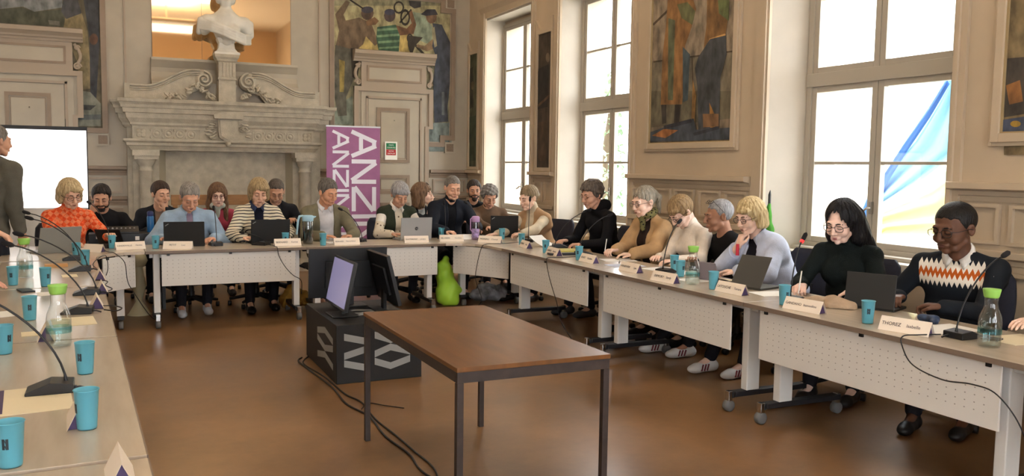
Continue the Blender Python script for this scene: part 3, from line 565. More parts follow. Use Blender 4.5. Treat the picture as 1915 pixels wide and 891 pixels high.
# ------------------------------------------------------------------ sculpting kit: smooth unions of rounded shapes turned into one surface
class Clay:
    def __init__(s, lo, hi, h):
        s.lo = np.array(lo, np.float32); s.h = h; s.n = np.ceil((np.array(hi) - s.lo) / h).astype(int) + 1
        s.f = np.full(tuple(s.n), 1.0, np.float32); s.ax = [s.lo[i] + h * np.arange(s.n[i], dtype=np.float32) for i in range(3)]
    def _reg(s, lo, hi):
        a = np.maximum(0, np.floor((lo - s.lo) / s.h).astype(int)); b = np.minimum(s.n, np.ceil((hi - s.lo) / s.h).astype(int) + 1)
        if np.any(b <= a): return None
        sl = tuple(slice(a[i], b[i]) for i in range(3))
        return sl, s.ax[0][sl[0]][:, None, None], s.ax[1][sl[1]][None, :, None], s.ax[2][sl[2]][None, None, :]
    def _put(s, sl, d, k, sub):
        g = s.f[sl]
        if sub:
            d = -d
            if k > 0: h = np.maximum(k - np.abs(g - d), 0) / k; s.f[sl] = np.maximum(g, d) + h * h * k * .25
            else: s.f[sl] = np.maximum(g, d)
        else:
            if k > 0: h = np.maximum(k - np.abs(g - d), 0) / k; s.f[sl] = np.minimum(g, d) - h * h * k * .25
            else: s.f[sl] = np.minimum(g, d)
    def cone(s, a, b, ra, rb, k=.01, sub=False, sq=None):
        a, b = np.array(a, np.float32), np.array(b, np.float32); mr = max(ra, rb) + k + 3 * s.h
        rg = s._reg(np.minimum(a, b) - mr, np.maximum(a, b) + mr)
        if rg is None: return s
        sl, X, Y, Z = rg; ab = b - a; L2 = float(ab @ ab) + 1e-9
        t = np.clip(((X - a[0]) * ab[0] + (Y - a[1]) * ab[1] + (Z - a[2]) * ab[2]) / L2, 0, 1)
        dx, dy, dz = X - a[0] - t * ab[0], Y - a[1] - t * ab[1], Z - a[2] - t * ab[2]
        s._put(sl, np.sqrt(dx * dx + dy * dy + dz * dz) - (ra + (rb - ra) * t), k, sub); return s
    def ell(s, c, r, k=.01, Rm=None, sub=False):
        c = np.array(c, np.float32); r = np.array(r, np.float32); ext = r if Rm is None else np.abs(np.array(Rm)) @ r
        mr = k + 3 * s.h; rg = s._reg(c - ext - mr, c + ext + mr)
        if rg is None: return s
        sl, X, Y, Z = rg; x, y, z = X - c[0], Y - c[1], Z - c[2]
        if Rm is not None:
            Q = np.array(Rm, np.float32).T; x, y, z = Q[0, 0] * x + Q[0, 1] * y + Q[0, 2] * z, Q[1, 0] * x + Q[1, 1] * y + Q[1, 2] * z, Q[2, 0] * x + Q[2, 1] * y + Q[2, 2] * z
        k0 = np.sqrt((x / r[0]) ** 2 + (y / r[1]) ** 2 + (z / r[2]) ** 2); k1 = np.sqrt((x / r[0] ** 2) ** 2 + (y / r[1] ** 2) ** 2 + (z / r[2] ** 2) ** 2)
        s._put(sl, (k0 * (k0 - 1) / (k1 + 1e-6)).astype(np.float32), k, sub); return s
    def grid(s): return s.ax[0][:, None, None], s.ax[1][None, :, None], s.ax[2][None, None, :]
    def keep(s, d):  # intersect with d<0
        s.f = np.maximum(s.f, d.astype(np.float32)); return s
    def folds(s, amp, fr=22, seed=0):
        X, Y, Z = s.grid(); p = seed * 1.7
        s.f = s.f + (amp * (np.sin(fr * (X + .35 * Z) + p + 1.6 * np.sin(9 * Y + 7 * Z + p)) * np.sin(fr * .8 * (Z - .3 * X + .4 * Y) + 2 * p))).astype(np.float32); return s
    def mesh(s):
        f = s.f; inside = f < 0; n = f.shape
        c = np.zeros(tuple(k - 1 for k in n), np.int8)
        for i in (0, 1):
            for j in (0, 1):
                for l in (0, 1): c += inside[i:n[0] - 1 + i, j:n[1] - 1 + j, l:n[2] - 1 + l]
        I = np.argwhere((c > 0) & (c < 8))
        if len(I) == 0: return np.zeros((0, 3)), np.zeros((0, 4), int)
        idx = np.full(c.shape, -1, np.int64); idx[I[:, 0], I[:, 1], I[:, 2]] = np.arange(len(I))
        acc = np.zeros((len(I), 3)); cnt = np.zeros(len(I))
        for ax in range(3):
            o = [k for k in range(3) if k != ax]
            for p in (0, 1):
                for q in (0, 1):
                    A = I.copy(); A[:, o[0]] += p; A[:, o[1]] += q; Bq = A.copy(); Bq[:, ax] += 1
                    fa = f[A[:, 0], A[:, 1], A[:, 2]]; fb = f[Bq[:, 0], Bq[:, 1], Bq[:, 2]]; m = (fa < 0) != (fb < 0)
                    t = np.zeros(len(I)); t[m] = fa[m] / (fa[m] - fb[m]); P = A.astype(float); P[:, ax] += t; acc[m] += P[m]; cnt[m] += 1
        V = acc / cnt[:, None] * s.h + s.lo
        Fs = []
        for ax in range(3):
            u, v = [(1, 2), (2, 0), (0, 1)][ax]
            s0 = [slice(None)] * 3; s1 = [slice(None)] * 3; s0[ax] = slice(0, n[ax] - 1); s1[ax] = slice(1, n[ax])
            for q in (u, v): s0[q] = slice(1, n[q] - 1); s1[q] = slice(1, n[q] - 1)
            a, b = inside[tuple(s0)], inside[tuple(s1)]; E = np.argwhere(a != b)
            if len(E) == 0: continue
            flip = a[E[:, 0], E[:, 1], E[:, 2]]; E = E.copy(); E[:, u] += 1; E[:, v] += 1
            def cell(du, dv): K = E.copy(); K[:, u] -= du; K[:, v] -= dv; return idx[K[:, 0], K[:, 1], K[:, 2]]
            q = np.stack([cell(1, 1), cell(0, 1), cell(0, 0), cell(1, 0)], 1); q[~flip] = q[~flip][:, ::-1]; Fs.append(q)
        return V, np.concatenate(Fs)
    def smooth_vals(s, it=1):
        for _ in range(it):
            g = s.f; g = g.copy(); g[1:-1] = (s.f[:-2] + 2 * s.f[1:-1] + s.f[2:]) / 4; h_ = g.copy(); h_[:, 1:-1] = (g[:, :-2] + 2 * g[:, 1:-1] + g[:, 2:]) / 4; g = h_.copy(); g[:, :, 1:-1] = (h_[:, :, :-2] + 2 * h_[:, :, 1:-1] + h_[:, :, 2:]) / 4; s.f = g
        return s
    def build(s, name, m, parent, zcol=None):
        V, Fq = s.mesh(); me = bpy.data.meshes.new(name)
        me.vertices.add(len(V)); me.vertices.foreach_set('co', V.astype(np.float32).ravel()); me.loops.add(len(Fq) * 4); me.loops.foreach_set('vertex_index', Fq.astype(np.int32).ravel())
        me.polygons.add(len(Fq)); me.polygons.foreach_set('loop_start', np.arange(0, len(Fq) * 4, 4, dtype=np.int32)); me.polygons.foreach_set('use_smooth', np.ones(len(Fq), bool)); me.update(calc_edges=True)
        me.materials.append(m); o = bpy.data.objects.new(name, me); COL.objects.link(o)
        if parent is not None: o.parent = parent
        return o
def Rx(a): c, s = math.cos(a), math.sin(a); return np.array([[1, 0, 0], [0, c, -s], [0, s, c]])
def Ry(a): c, s = math.cos(a), math.sin(a); return np.array([[c, 0, s], [0, 1, 0], [-s, 0, c]])
def Rz(a): return rotz(a)
def nrm(v): v = np.array(v, float); return v / (np.linalg.norm(v) + 1e-9)

# ------------------------------------------------------------------ cloth and hair materials
def skin(rgb): return mat('skin_%d_%d_%d' % rgb, rgb, .5, var=.06, vscale=14, spec=.35)
def cloth_m(rgb, rough=.85, bump=.35, bs=160): return mat('cloth_%d_%d_%d' % rgb, rgb, rough, var=.08, vscale=10, bump=bump, bscale=bs, spec=.2)
def hair_m(a, b=None):
    b = b or tuple(min(255, int(x * 1.35) + 8) for x in a); nm = 'hair_%d_%d_%d_%d' % (a + (b[0],))
    return mat(nm, a, .5, var=.12, rgb2=b, vscale=30, stretch=(2.2, 2.2, .5), bump=.7, bscale=60, spec=.3)
def node_mat(name, fn, rough=.85):
    if name in MATS: return MATS[name]
    m = bpy.data.materials.new(name); m.use_nodes = True; nt = m.node_tree; b = nt.nodes['Principled BSDF']; b.inputs['Roughness'].default_value = rough; b.inputs['Specular IOR Level'].default_value = .2
    tc = nt.nodes.new('ShaderNodeTexCoord'); fn(nt, tc, b); MATS[name] = m; return m
def math_n(nt, op, a, b=None, c=None):
    n = nt.nodes.new('ShaderNodeMath'); n.operation = op
    for i, x in enumerate((a, b, c)):
        if x is None: continue
        if isinstance(x, (int, float)): n.inputs[i].default_value = x
        else: nt.links.new(x, n.inputs[i])
    return n.outputs[0]
def mixc(nt, fac, a, b):
    n = nt.nodes.new('ShaderNodeMix'); n.data_type = 'RGBA'
    if isinstance(fac, (int, float)): n.inputs[0].default_value = fac
    else: nt.links.new(fac, n.inputs[0])
    for i, x in ((6, a), (7, b)):
        if isinstance(x, tuple): n.inputs[i].default_value = x
        else: nt.links.new(x, n.inputs[i])
    return n.outputs[2]
def f_check(nt, tc, b):   # orange and pale woven check
    mp = nt.nodes.new('ShaderNodeMapping'); mp.inputs['Rotation'].default_value = (0, 0, R(45)); mp.inputs['Rotation'].default_value = (0, R(45), 0); nt.links.new(tc.outputs['Object'], mp.inputs[0])
    ck = nt.nodes.new('ShaderNodeTexChecker'); ck.inputs['Scale'].default_value = 26; nt.links.new(mp.outputs[0], ck.inputs[0]); ck.inputs[1].default_value = lin((226, 84, 40)); ck.inputs[2].default_value = lin((238, 160, 116))
    c2 = nt.nodes.new('ShaderNodeTexChecker'); c2.inputs['Scale'].default_value = 33; nt.links.new(tc.outputs['Object'], c2.inputs[0]); c2.inputs[1].default_value = lin((206, 60, 26)); c2.inputs[2].default_value = lin((236, 104, 54))
    nt.links.new(mixc(nt, .5, ck.outputs[0], c2.outputs[0]), b.inputs['Base Color'])
def f_stripe(nt, tc, b):
    sp = nt.nodes.new('ShaderNodeSeparateXYZ'); nt.links.new(tc.outputs['Object'], sp.inputs[0]); n = nt.nodes.new('ShaderNodeTexNoise'); n.inputs['Scale'].default_value = 6; nt.links.new(tc.outputs['Object'], n.inputs['Vector'])
    z = math_n(nt, 'ADD', sp.outputs[2], math_n(nt, 'MULTIPLY', n.outputs['Fac'], .03)); z = math_n(nt, 'ADD', z, math_n(nt, 'MULTIPLY', sp.outputs[1], .35))
    s_ = math_n(nt, 'FRACT', math_n(nt, 'MULTIPLY', z, 27)); nt.links.new(mixc(nt, math_n(nt, 'LESS_THAN', s_, .3), lin((222, 212, 188)), lin((44, 42, 50))), b.inputs['Base Color'])
def f_zig(nt, tc, b):
    sp = nt.nodes.new('ShaderNodeSeparateXYZ'); nt.links.new(tc.outputs['Object'], sp.inputs[0])
    tri = math_n(nt, 'PINGPONG', math_n(nt, 'ADD', sp.outputs[0], 5), .0145)
    z = math_n(nt, 'ADD', sp.outputs[2], math_n(nt, 'MULTIPLY', tri, -2.4))
    inb = lambda a_, b_: math_n(nt, 'MULTIPLY', math_n(nt, 'GREATER_THAN', z, a_), math_n(nt, 'LESS_THAN', z, b_))
    side = math_n(nt, 'MULTIPLY', math_n(nt, 'LESS_THAN', math_n(nt, 'ABSOLUTE', sp.outputs[0]), .185), math_n(nt, 'LESS_THAN', sp.outputs[1], -.12))
    white = math_n(nt, 'MULTIPLY', inb(.885, 1.02), side); org = math_n(nt, 'MULTIPLY', inb(.932, .972), side)
    c = mixc(nt, white, lin((26, 30, 36)), lin((226, 216, 200))); nt.links.new(mixc(nt, org, c, lin((176, 84, 24))), b.inputs['Base Color'])
def f_floral(nt, tc, b):
    v = nt.nodes.new('ShaderNodeTexNoise'); v.inputs['Scale'].default_value = 26; v.inputs['Detail'].default_value = 3; nt.links.new(tc.outputs['Object'], v.inputs['Vector']); r = nt.nodes.new('ShaderNodeValToRGB'); r.color_ramp.interpolation = 'CONSTANT'; nt.links.new(v.outputs['Fac'], r.inputs[0])
    r.color_ramp.elements[0].color = lin((70, 84, 112)); r.color_ramp.elements[1].position = .47; r.color_ramp.elements[1].color = lin((206, 208, 200)); e = r.color_ramp.elements.new(.56); e.color = lin((150, 158, 150)); e = r.color_ramp.elements.new(.62); e.color = lin((92, 104, 130)); nt.links.new(r.outputs[0], b.inputs['Base Color'])
def f_spot(nt, tc, b):
    v = nt.nodes.new('ShaderNodeTexVoronoi'); v.inputs['Scale'].default_value = 20; nt.links.new(tc.outputs['Object'], v.inputs['Vector']); nt.links.new(mixc(nt, math_n(nt, 'LESS_THAN', v.outputs['Distance'], .2), lin((214, 202, 182)), lin((96, 80, 62))), b.inputs['Base Color'])
def f_leo(nt, tc, b):
    v = nt.nodes.new('ShaderNodeTexVoronoi'); v.inputs['Scale'].default_value = 34; nt.links.new(tc.outputs['Object'], v.inputs['Vector']); nt.links.new(mixc(nt, math_n(nt, 'LESS_THAN', v.outputs['Distance'], .32), lin((122, 116, 76)), lin((32, 30, 28))), b.inputs['Base Color'])
PAT = dict(check=f_check, stripe=f_stripe, zigzag=f_zig, floral=f_floral, spot=f_spot, leo=f_leo)
def fab(x): return cloth_m(x) if isinstance(x, tuple) else node_mat('cloth_' + x, PAT[x])

# ------------------------------------------------------------------ figures. Local frame: origin on the floor under the hips, facing -y
def ik(S, W_, l1, l2, hint):
    S, W_ = np.array(S, float), np.array(W_, float); d = W_ - S; L = np.linalg.norm(d)
    if L > (l1 + l2) * .985: W_ = S + d / L * (l1 + l2) * .985; d = W_ - S; L = np.linalg.norm(d)
    a = (l1 * l1 - l2 * l2 + L * L) / (2 * L); h = math.sqrt(max(l1 * l1 - a * a, 0)); u = d / L
    n = np.array(hint, float); n = n - u * (n @ u); n = nrm(n); return S + u * a + n * h, W_
def hand(c, W_, d, nn, side, curl=.35, r=1.0):
    """W_ wrist, d pointing direction, nn back-of-hand normal, side +1 if the thumb lies towards cross(d,nn)"""
    d = nrm(d); nn = np.array(nn, float); nn = nrm(nn - d * (nn @ d)); s_ = np.cross(d, nn) * side
    for o in (-.026, -.009, .009, .026): c.cone(W_ + s_ * o * .65, W_ + d * .082 * r + s_ * o * r, .0155, .0125, .008)
    for k, (o, L) in enumerate(((.030, .074), (.010, .082), (-.010, .076), (-.029, .060))):
        b0 = W_ + d * .084 * r + s_ * o * r; a1 = curl * (.7 + .12 * k); d1 = d * math.cos(a1) - nn * math.sin(a1); d1 = nrm(d1 + s_ * (o * 3)); b1 = b0 + d1 * L * .5
        a2 = curl * 2.1; d2 = d * math.cos(a2) - nn * math.sin(a2); b2 = b1 + d2 * L * .32; a3 = curl * 3.0; d3 = d * math.cos(a3) - nn * math.sin(a3); b3 = b2 + d3 * L * .22
        c.cone(b0, b1, .0100, .0090, .003); c.cone(b1, b2, .0090, .0082, .002); c.cone(b2, b3, .0082, .0068, .002)
    t0 = W_ + d * .022 + s_ * .026 - nn * .004; t1 = t0 + nrm(d * .75 + s_ * .75 - nn * .25) * .042; t2 = t1 + nrm(d * .95 + s_ * (.25 - curl * .5) - nn * (.1 + curl * .5)) * .036
    c.cone(t0, t1, .0145, .0108, .008); c.cone(t1, t2, .0108, .0082, .003)
    return W_ + d * .09
CH = []
def person(name_label, loc, face, head, yaw=0, pitch=15, roll=0, skinc=(196, 150, 122), hair=('short', (70, 52, 40)), top=(40, 42, 50), inner=None, coat=None, sex='m', bw=1.0, hR=None, hL=None, h=.007,
           glasses=None, brow=(70, 52, 40), collar=None, pants=(34, 34, 40), shoes=(30, 28, 28), stand=False, extras=(), seat=.47, sleeves='long', beard=None, hs=1.0, chair=True, mouth=(150, 92, 82), group=None, kneesp=.13, coatw=.055, thighs=.40, legs=True, eyeopen=False, stretch=0, stripes=False, hw=1.05):
    """loc: floor point; face: world heading angle the chest points to; head: height of the crown and forward/sideways offset of the head"""
    hs *= 1.05
    root = thing('person', name_label, 'person', (loc[0], loc[1], 0), face + PI / 2, group)
    Rh = Rz(R(yaw)) @ Rx(R(pitch)) @ Ry(R(roll)); hx, hy, hz = head      # crown position x,y offset and height
    HC = np.array([hx, hy, hz]) - Rh @ np.array([0, .01, .125 * hs])     # centre of the head between the ears
    HX = np.array([hw, 1, 1]); T = lambda p: HC + Rh @ (np.array(p, float) * HX * hs)
    NB = HC + Rh @ np.array([0, .035, -.075 * hs]) + np.array([0, .02, -.060])   # base of neck
    P = np.array([0, .02, (.95 if stand else seat + .10)])
    up = nrm(NB - P); Lt = np.linalg.norm(NB - P); fw = nrm(np.cross(up, [1, 0, 0]) * -1); fw = nrm(np.array([0, -1, 0]) - up * (np.array([0, -1, 0]) @ up)); sd = np.array([1, 0, 0])
    Bm = np.stack([sd, -fw, up], 1)
    sh = (.182 if sex == 'm' else .158) * (.92 + .08 * bw) * bw ** .3; al, fl_ = (.30, .255) if sex == 'm' else (.275, .235)
    SR, SL = P + up * (Lt - .108) + sd * -sh + fw * .01, P + up * (Lt - .108) + sd * sh + fw * .01
    dR = dict(w=(-.2, -.42, .80), n=(0, 0, 1), d=None, c=.3, e=(-.7, .3, -.8)); dR.update(hR or {}); dL = dict(w=(.2, -.42, .80), n=(0, 0, 1), d=None, c=.3, e=(.7, .3, -.8)); dL.update(hL or {})
    if dR.get('wh'): dR['w'] = T(dR['wh'])
    if dL.get('wh'): dL['w'] = T(dL['wh'])
    ER, WR = ik(SR, dR['w'], al, fl_, dR['e']); EL, WL = ik(SL, dL['w'], al, fl_, dL['e'])
    if stand: hipz = .95; K = [np.array([s_ * .10, -.02, .50]) for s_ in (-1, 1)]; A = [np.array([s_ * .11, .03, .09]) for s_ in (-1, 1)]
    else:
        K = [np.array([s_ * kneesp, -thighs, seat + .05]) for s_ in (-1, 1)]; A = [np.array([s_ * kneesp, -thighs + .02 + s_ * .05 - stretch, .10]) for s_ in (-1, 1)]
    HJ = [P + np.array([s_ * .09, 0, -.02]) for s_ in (-1, 1)]
    allp = [HC + .16, HC - .16, SR, SL, ER, EL, WR, WL] + (K + A if legs else []) + [P]
    lo = np.min(allp, 0) - .22; hi = np.max(allp, 0) + .22; lo[2] = max(lo[2], -.01) if legs else P[2] - .16
    # ---- body
    c = Clay(lo, hi, h)
    def torso(c, o, k=.05):
        q = bw
        c.ell(P + up * .02, (.150 * q + o, .115 * q + o, .13 + o), k, Bm); c.ell(P + up * Lt * .34 + fw * (.02 * q), (.135 * q * (1 if sex == 'm' else .92) + o, .105 * q + (.02 if bw > 1.1 else 0) + o, .15 + o), k, Bm)
        c.ell(P + up * Lt * .64, ((.155 if sex == 'm' else .138) * q + o, .105 * q + o, .165 + o), k, Bm)
        if sex == 'f':
            for s_ in (-1, 1): c.ell(P + up * Lt * .64 + fw * .085 * q + sd * s_ * .062 * q, (.058 * q + o, .05 * q + o, .06 * q + o), .04)
        else: c.ell(P + up * Lt * .72 + fw * .06, (.12 * q + o, .05 + o, .07 + o), k, Bm)
        for S_ in (SR, SL): c.cone(NB - up * .03, S_ + up * .006, .048 + o * .8, .046 + o * .8, .04); c.cone(S_, S_ - up * .08, .048 + o * .8, .046 + o * .8, .035)
    torso(c, -.002)
    c.cone(NB - up * .03, T((0, .032, -.06)), .064 if sex == 'm' else .053, .059 if sex == 'm' else .049, .03)
    # head
    E = lambda p, r, k=.012, Rm=None, sub=False: c.ell(T(p), np.array(r) * HX * hs, k, Rh if Rm is None else Rh @ Rm, sub)
    Cn = lambda a, b, ra, rb, k=.01, sub=False: c.cone(T(a), T(b), ra * hs, rb * hs, k, sub)
    jw = 1.0 if sex == 'm' else .9
    E((0, .018, .035), (.075, .095, .088)); E((0, -.022, -.02), (.061 * jw, .066, .078), .02); Cn((-.03 * jw, -.05, -.085), (.03 * jw, -.05, -.085), .022, .022, .02); E((0, -.07, -.098), (.018 * jw, .018, .016), .014)
    for s_ in (-1, 1): E((s_ * .036, -.058, -.035), (.026, .028, .026), .016); Cn((s_ * .052 * jw, .0, -.06), (s_ * .03, -.045, -.088), .016, .014, .014)
    Cn((-.034, -.078, .028), (.034, -.078, .028), .013, .013, .012)
    for s_ in (-1, 1): E((s_ * .031, -.101, .008), (.019, .018, .014), .008, None, True)
    for s_ in (-1, 1): E((s_ * .031, -.078, .007), (.0145, .0145, .0135), .003)
    Cn((0, -.090, .020), (0, -.110, -.024), .0085, .0125, .010); E((0, -.112, -.029), (.0115, .011, .010), .006)
    for s_ in (-1, 1): E((s_ * .0125, -.101, -.032), (.0085, .0105, .008), .004)
    Cn((-.020, -.083, -.062), (.020, -.083, -.062), .011, .011, .010); Cn((-.016, -.0945, -.057), (.016, -.0945, -.057), .0045, .0045, .004); Cn((-.014, -.093, -.068), (.014, -.093, -.068), .0055, .0055, .004)
    Cn((-.02, -.1035, -.0622), (.02, -.1035, -.0622), .0035, .0035, .003, True)
    for s_ in (-1, 1):
        E((s_ * .079, .012, -.002), (.008, .019, .032), .006, Rz(s_ * -.35) @ Rx(-.15)); E((s_ * .085, .008, 0), (.005, .010, .016), .004, Rz(s_ * -.35), True)
    # arms, hands, legs
    for S_, E_, W_ in ((SR, ER, WR), (SL, EL, WL)): c.cone(S_, E_, .048, .036, .02); c.cone(E_, W_, .040, .026, .015)
    for W_, E_, q, sg in ((WR, ER, dR, 1), (WL, EL, dL, -1)):
        d = nrm(W_ - E_) if q['d'] is None else nrm(q['d']); hand(c, W_, d, q['n'], sg * (-1 if q.get('flip') else 1), q['c'])
    if legs:
        for i in range(2): c.cone(HJ[i], K[i], .070, .050, .03); c.cone(K[i], A[i], .046, .032, .02); c.cone(A[i], A[i] + np.array([0, -.12, -.05]), .03, .026, .02)
    body = c.build('body', skin(skinc), root)
    # ---- facial parts
    for s_ in (-1, 1):
        bm = MB(); bm.tube([T((s_ * x, y, z)) for x, y, z in ((.014, -.0955, .026), (.025, -.094, .031), (.037, -.087, .030), (.047, -.077, .023))], [.0030 * hs, .0042 * hs, .0038 * hs, .002 * hs], 6)
        bm.build('eyebrow', hair_m(brow), root)
    for s_ in (-1, 1):
        ey = MB()
        if eyeopen:
            ey.ell(T((s_ * .031, -.0852, .006)), (.0115 * hs, .0085 * hs, .0062 * hs), 10, 0, Rh); ey.ell(T((s_ * .031, -.0925, .006)), (.0052 * hs, .003 * hs, .0052 * hs), 8, 1, Rh); zt = .0125
        else: zt = .001
        ey.tube([T((s_ * x, y, z + zt)) for x, y, z in ((.018, -.0885, -.001), (.025, -.0925, .0005 if eyeopen else -.003), (.032, -.0935, .001 if eyeopen else -.004), (.039, -.0905, -.0005 if eyeopen else -.003), (.045, -.0845, -.002))], .0017 * hs, 5, 1)
        ey.build('eye', [mat('eye_white', (222, 216, 208), .3), mat('eye_dark', (38, 28, 24), .3)], root)
    lp = MB(); lp.tube([T((x, y, z)) for x, y, z in ((-.024, -.088, -.0615), (-.012, -.0965, -.0585), (0, -.0985, -.0595), (.012, -.0965, -.0585), (.024, -.088, -.0615))], [.0016, .0034, .0034, .0034, .0016], 6); lp.tube([T((x, y, z)) for x, y, z in ((-.022, -.088, -.063), (-.011, -.0955, -.067), (0, -.0975, -.068), (.011, -.0955, -.067), (.022, -.088, -.063))], [.0016, .0042, .0048, .0042, .0016], 6); lp.build('lips', mat('lips_%d_%d_%d' % mouth, mouth, .45), root)
    # ---- clothing
    def garment(name, m, o, parts, neck_r=None, wedge=None, slv=1.0, hem=None, hh=None, fold=.003, vest=False):
        g = Clay(lo, hi, hh or max(h, .008)); torso(g, o)
        if not vest:
            for S_, E_, W_ in ((SR, ER, WR), (SL, EL, WL)):
                if slv >= 1: g.cone(S_, E_, .050 + o, .043 + o, .03); g.cone(E_, E_ + (W_ - E_) * .93, .046 + o, .031 + o, .02)
                else: g.cone(S_, S_ + (E_ - S_) * (slv + .25), .057 + o, .052 + o, .03)
        for fn in parts: fn(g)
        g.folds(fold, 24, hx * 7 + hz * 11 + loc[1]); X, Y, Z = g.grid()
        d = (X - P[0]) * up[0] + (Y - P[1]) * up[1] + (Z - P[2]) * up[2]
        cutz = -(Z - (P[2] - (.10 if hem is None else hem))); g.keep(np.broadcast_to(cutz, g.f.shape) + 0 * g.f)
        if neck_r: g.ell(NB + up * .025 + fw * .035, (neck_r, neck_r * 1.05, .055), .01, Bm, True)
        if wedge is not None:
            w0, w1, z0 = wedge   # half width at neck / at hem; lowest height of the opening
            dd_ = (X - P[0]) * up[0] + (Y - P[1]) * up[1] + (Z - P[2]) * up[2]; xx_ = X - P[0] - up[0] * dd_; h_ = ((X - P[0]) * up[0] + (Y - P[1]) * up[1] + (Z - P[2]) * up[2]) / Lt; f_ = (X - P[0]) * fw[0] + (Y - P[1]) * fw[1] + (Z - P[2]) * fw[2]
            wd2 = w1 + (w0 - w1) * np.clip((h_ - z0) / (1 - z0), 0, 1); ins = np.maximum(np.maximum(np.abs(xx_) - wd2, -f_ + .0), (z0 - h_) * Lt); g.f = np.maximum(g.f, -np.broadcast_to(ins, g.f.shape)).astype(np.float32)
        return g.build(name, m, root)
    if inner is not None: garment('shirt', fab(inner), .006, (), neck_r=.055, slv=.2)
    slv = 1.0 if sleeves == 'long' else .45
    nk = .062 if collar in ('crew', 'shirt', None, 'v') else None
    wd_ = None
    if coat is None: o1 = .012; garment('top', fab(top), o1, (), neck_r=nk, slv=slv, wedge=(.07, .0, .62) if collar == 'v' else None)
    else:
        garment("top", fab(top), .010, (), neck_r=.058, slv=1.0 if sleeves == "vest" else .2); garment('jacket', fab(coat), .024, (), neck_r=.07, wedge=(coatw, coatw * .75, .02), fold=.0045, vest=(sleeves == 'vest'))
    cm_ = {'m': fab(coat if coat is not None else top)}
    if collar == 'crew' or collar == 'turtle':
        g = Clay(NB - .13, NB + .16, .006); a_ = NB - up * .012; b_ = a_ + (T((0, .03, -.06)) - a_) * (.75 if collar == 'turtle' else .22); g.cone(a_, b_, .068, .062 if collar == 'turtle' else .064, .005); g.cone(a_ + (b_ - a_) * .5, T((0, .03, -.02)), .047, .047, .003, True); g.folds(.002, 60); g.build('collar', fab(top), root)
    if collar in ('shirt', 'jacket', 'polo'):
        cc = fab(inner if (inner is not None and collar == 'shirt') else (coat if coat is not None and collar == 'jacket' else top))
        q = MB()
        for s_ in (-1, 1):
            base = [];
            for k in range(9):
                a_ = PI / 2 - s_ * k / 8 * PI * .92; r_ = .064 + .004 * k / 8; base.append(NB + up * (.052 - .006 * k - .018 * (k / 8) ** 3) + sd * r_ * math.cos(a_) + -fw * r_ * math.sin(a_) * 1.05 + fw * .008 * (k / 8))
            outer = [p + (nrm(p - NB) * (.018 + .012 * k / 8) - up * (.026 + .034 * (k / 8) ** 2)) for k, p in enumerate(base)]
            outer[-1] = base[-1] - up * .055 + sd * s_ * .032 + fw * .02
            q.add(base + outer, [(k, k + 1, k + 10, k + 9) for k in range(8)], 0, True)
        o_ = q.build('collar', cc, root); md = o_.modifiers.new('s', 'SOLIDIFY'); md.thickness = .005
    if collar == 'hood':
        g = Clay(NB - .2, NB + .2, .008); g.cone(NB - fw * .07 + sd * -.07, NB - fw * .07 + sd * .07, .055, .055, .04); g.cone(NB + sd * -.075 - up * .01, NB - fw * .05 + sd * -.06 + up * .03, .035, .045, .04); g.cone(NB + sd * .075 - up * .01, NB - fw * .05 + sd * .06 + up * .03, .035, .045, .04); g.cone(NB + sd * -.07, NB + fw * .05 - up * .02, .03, .025, .03); g.cone(NB + sd * .07, NB + fw * .05 - up * .02, .03, .025, .03); g.folds(.003, 40); g.build('hood', cm_['m'], root)
    if collar == 'scarf':
        g = Clay(NB - .2, NB + .2, .007); cs = [NB + up * .035 + sd * .07 * math.cos(t) + fw * (.068 * math.sin(t) + .012) for t in np.linspace(0, 2 * PI, 13)]
        for a_, b_ in zip(cs[:-1], cs[1:]): g.cone(a_, b_, .030, .030, .02)
        g.cone(cs[3], cs[3] - up * .12 + fw * .03, .034, .022, .02); g.folds(.004, 55); g.build('scarf', fab(extras['scarf'] if isinstance(extras, dict) and 'scarf' in extras else (150, 140, 130)), root)
    if legs:
        g = Clay(lo, hi, max(h, .010))
        for i in range(2): g.cone(HJ[i], K[i], .088, .066, .04); g.cone(K[i], A[i] + np.array([0, 0, .02]), .064, .050, .03)
        g.ell(P, (.165 * bw, .125 * bw, .11), .04); g.folds(.004, 20); g.keep(np.broadcast_to(-(g.grid()[2] - .075), g.f.shape) + 0 * g.f); g.build('trousers', cloth_m(pants), root)
        for i in range(2):
            a_ = A[i]; g = Clay(a_ + [-.09, -.26, -.12], a_ + [.09, .14, .06], .007); g.cone([a_[0], a_[1] + .035, .045], [a_[0], a_[1] - .13, .04], .042, .040, .02); g.ell([a_[0], a_[1] - .15, .035], (.043, .07, .034), .02); g.cone([a_[0], a_[1] + .01, .05], [a_[0], a_[1], .10], .042, .040, .02); g.keep(np.broadcast_to(-(g.grid()[2] - .003), g.f.shape) + 0 * g.f); sh_ = g.build('shoe', mat('shoe_%d_%d_%d' % shoes, shoes, .5), root)
            if stripes:
                for q_ in range(3):
                    for e_ in (-1, 1): MB().tube([(a_[0] + e_ * .040, a_[1] - .045 - q_ * .028, .070), (a_[0] + e_ * .046, a_[1] - .065 - q_ * .028, .022)], .0065, 6).build('stripe', mat('dark_red_stripe', (110, 28, 40), .6), sh_)
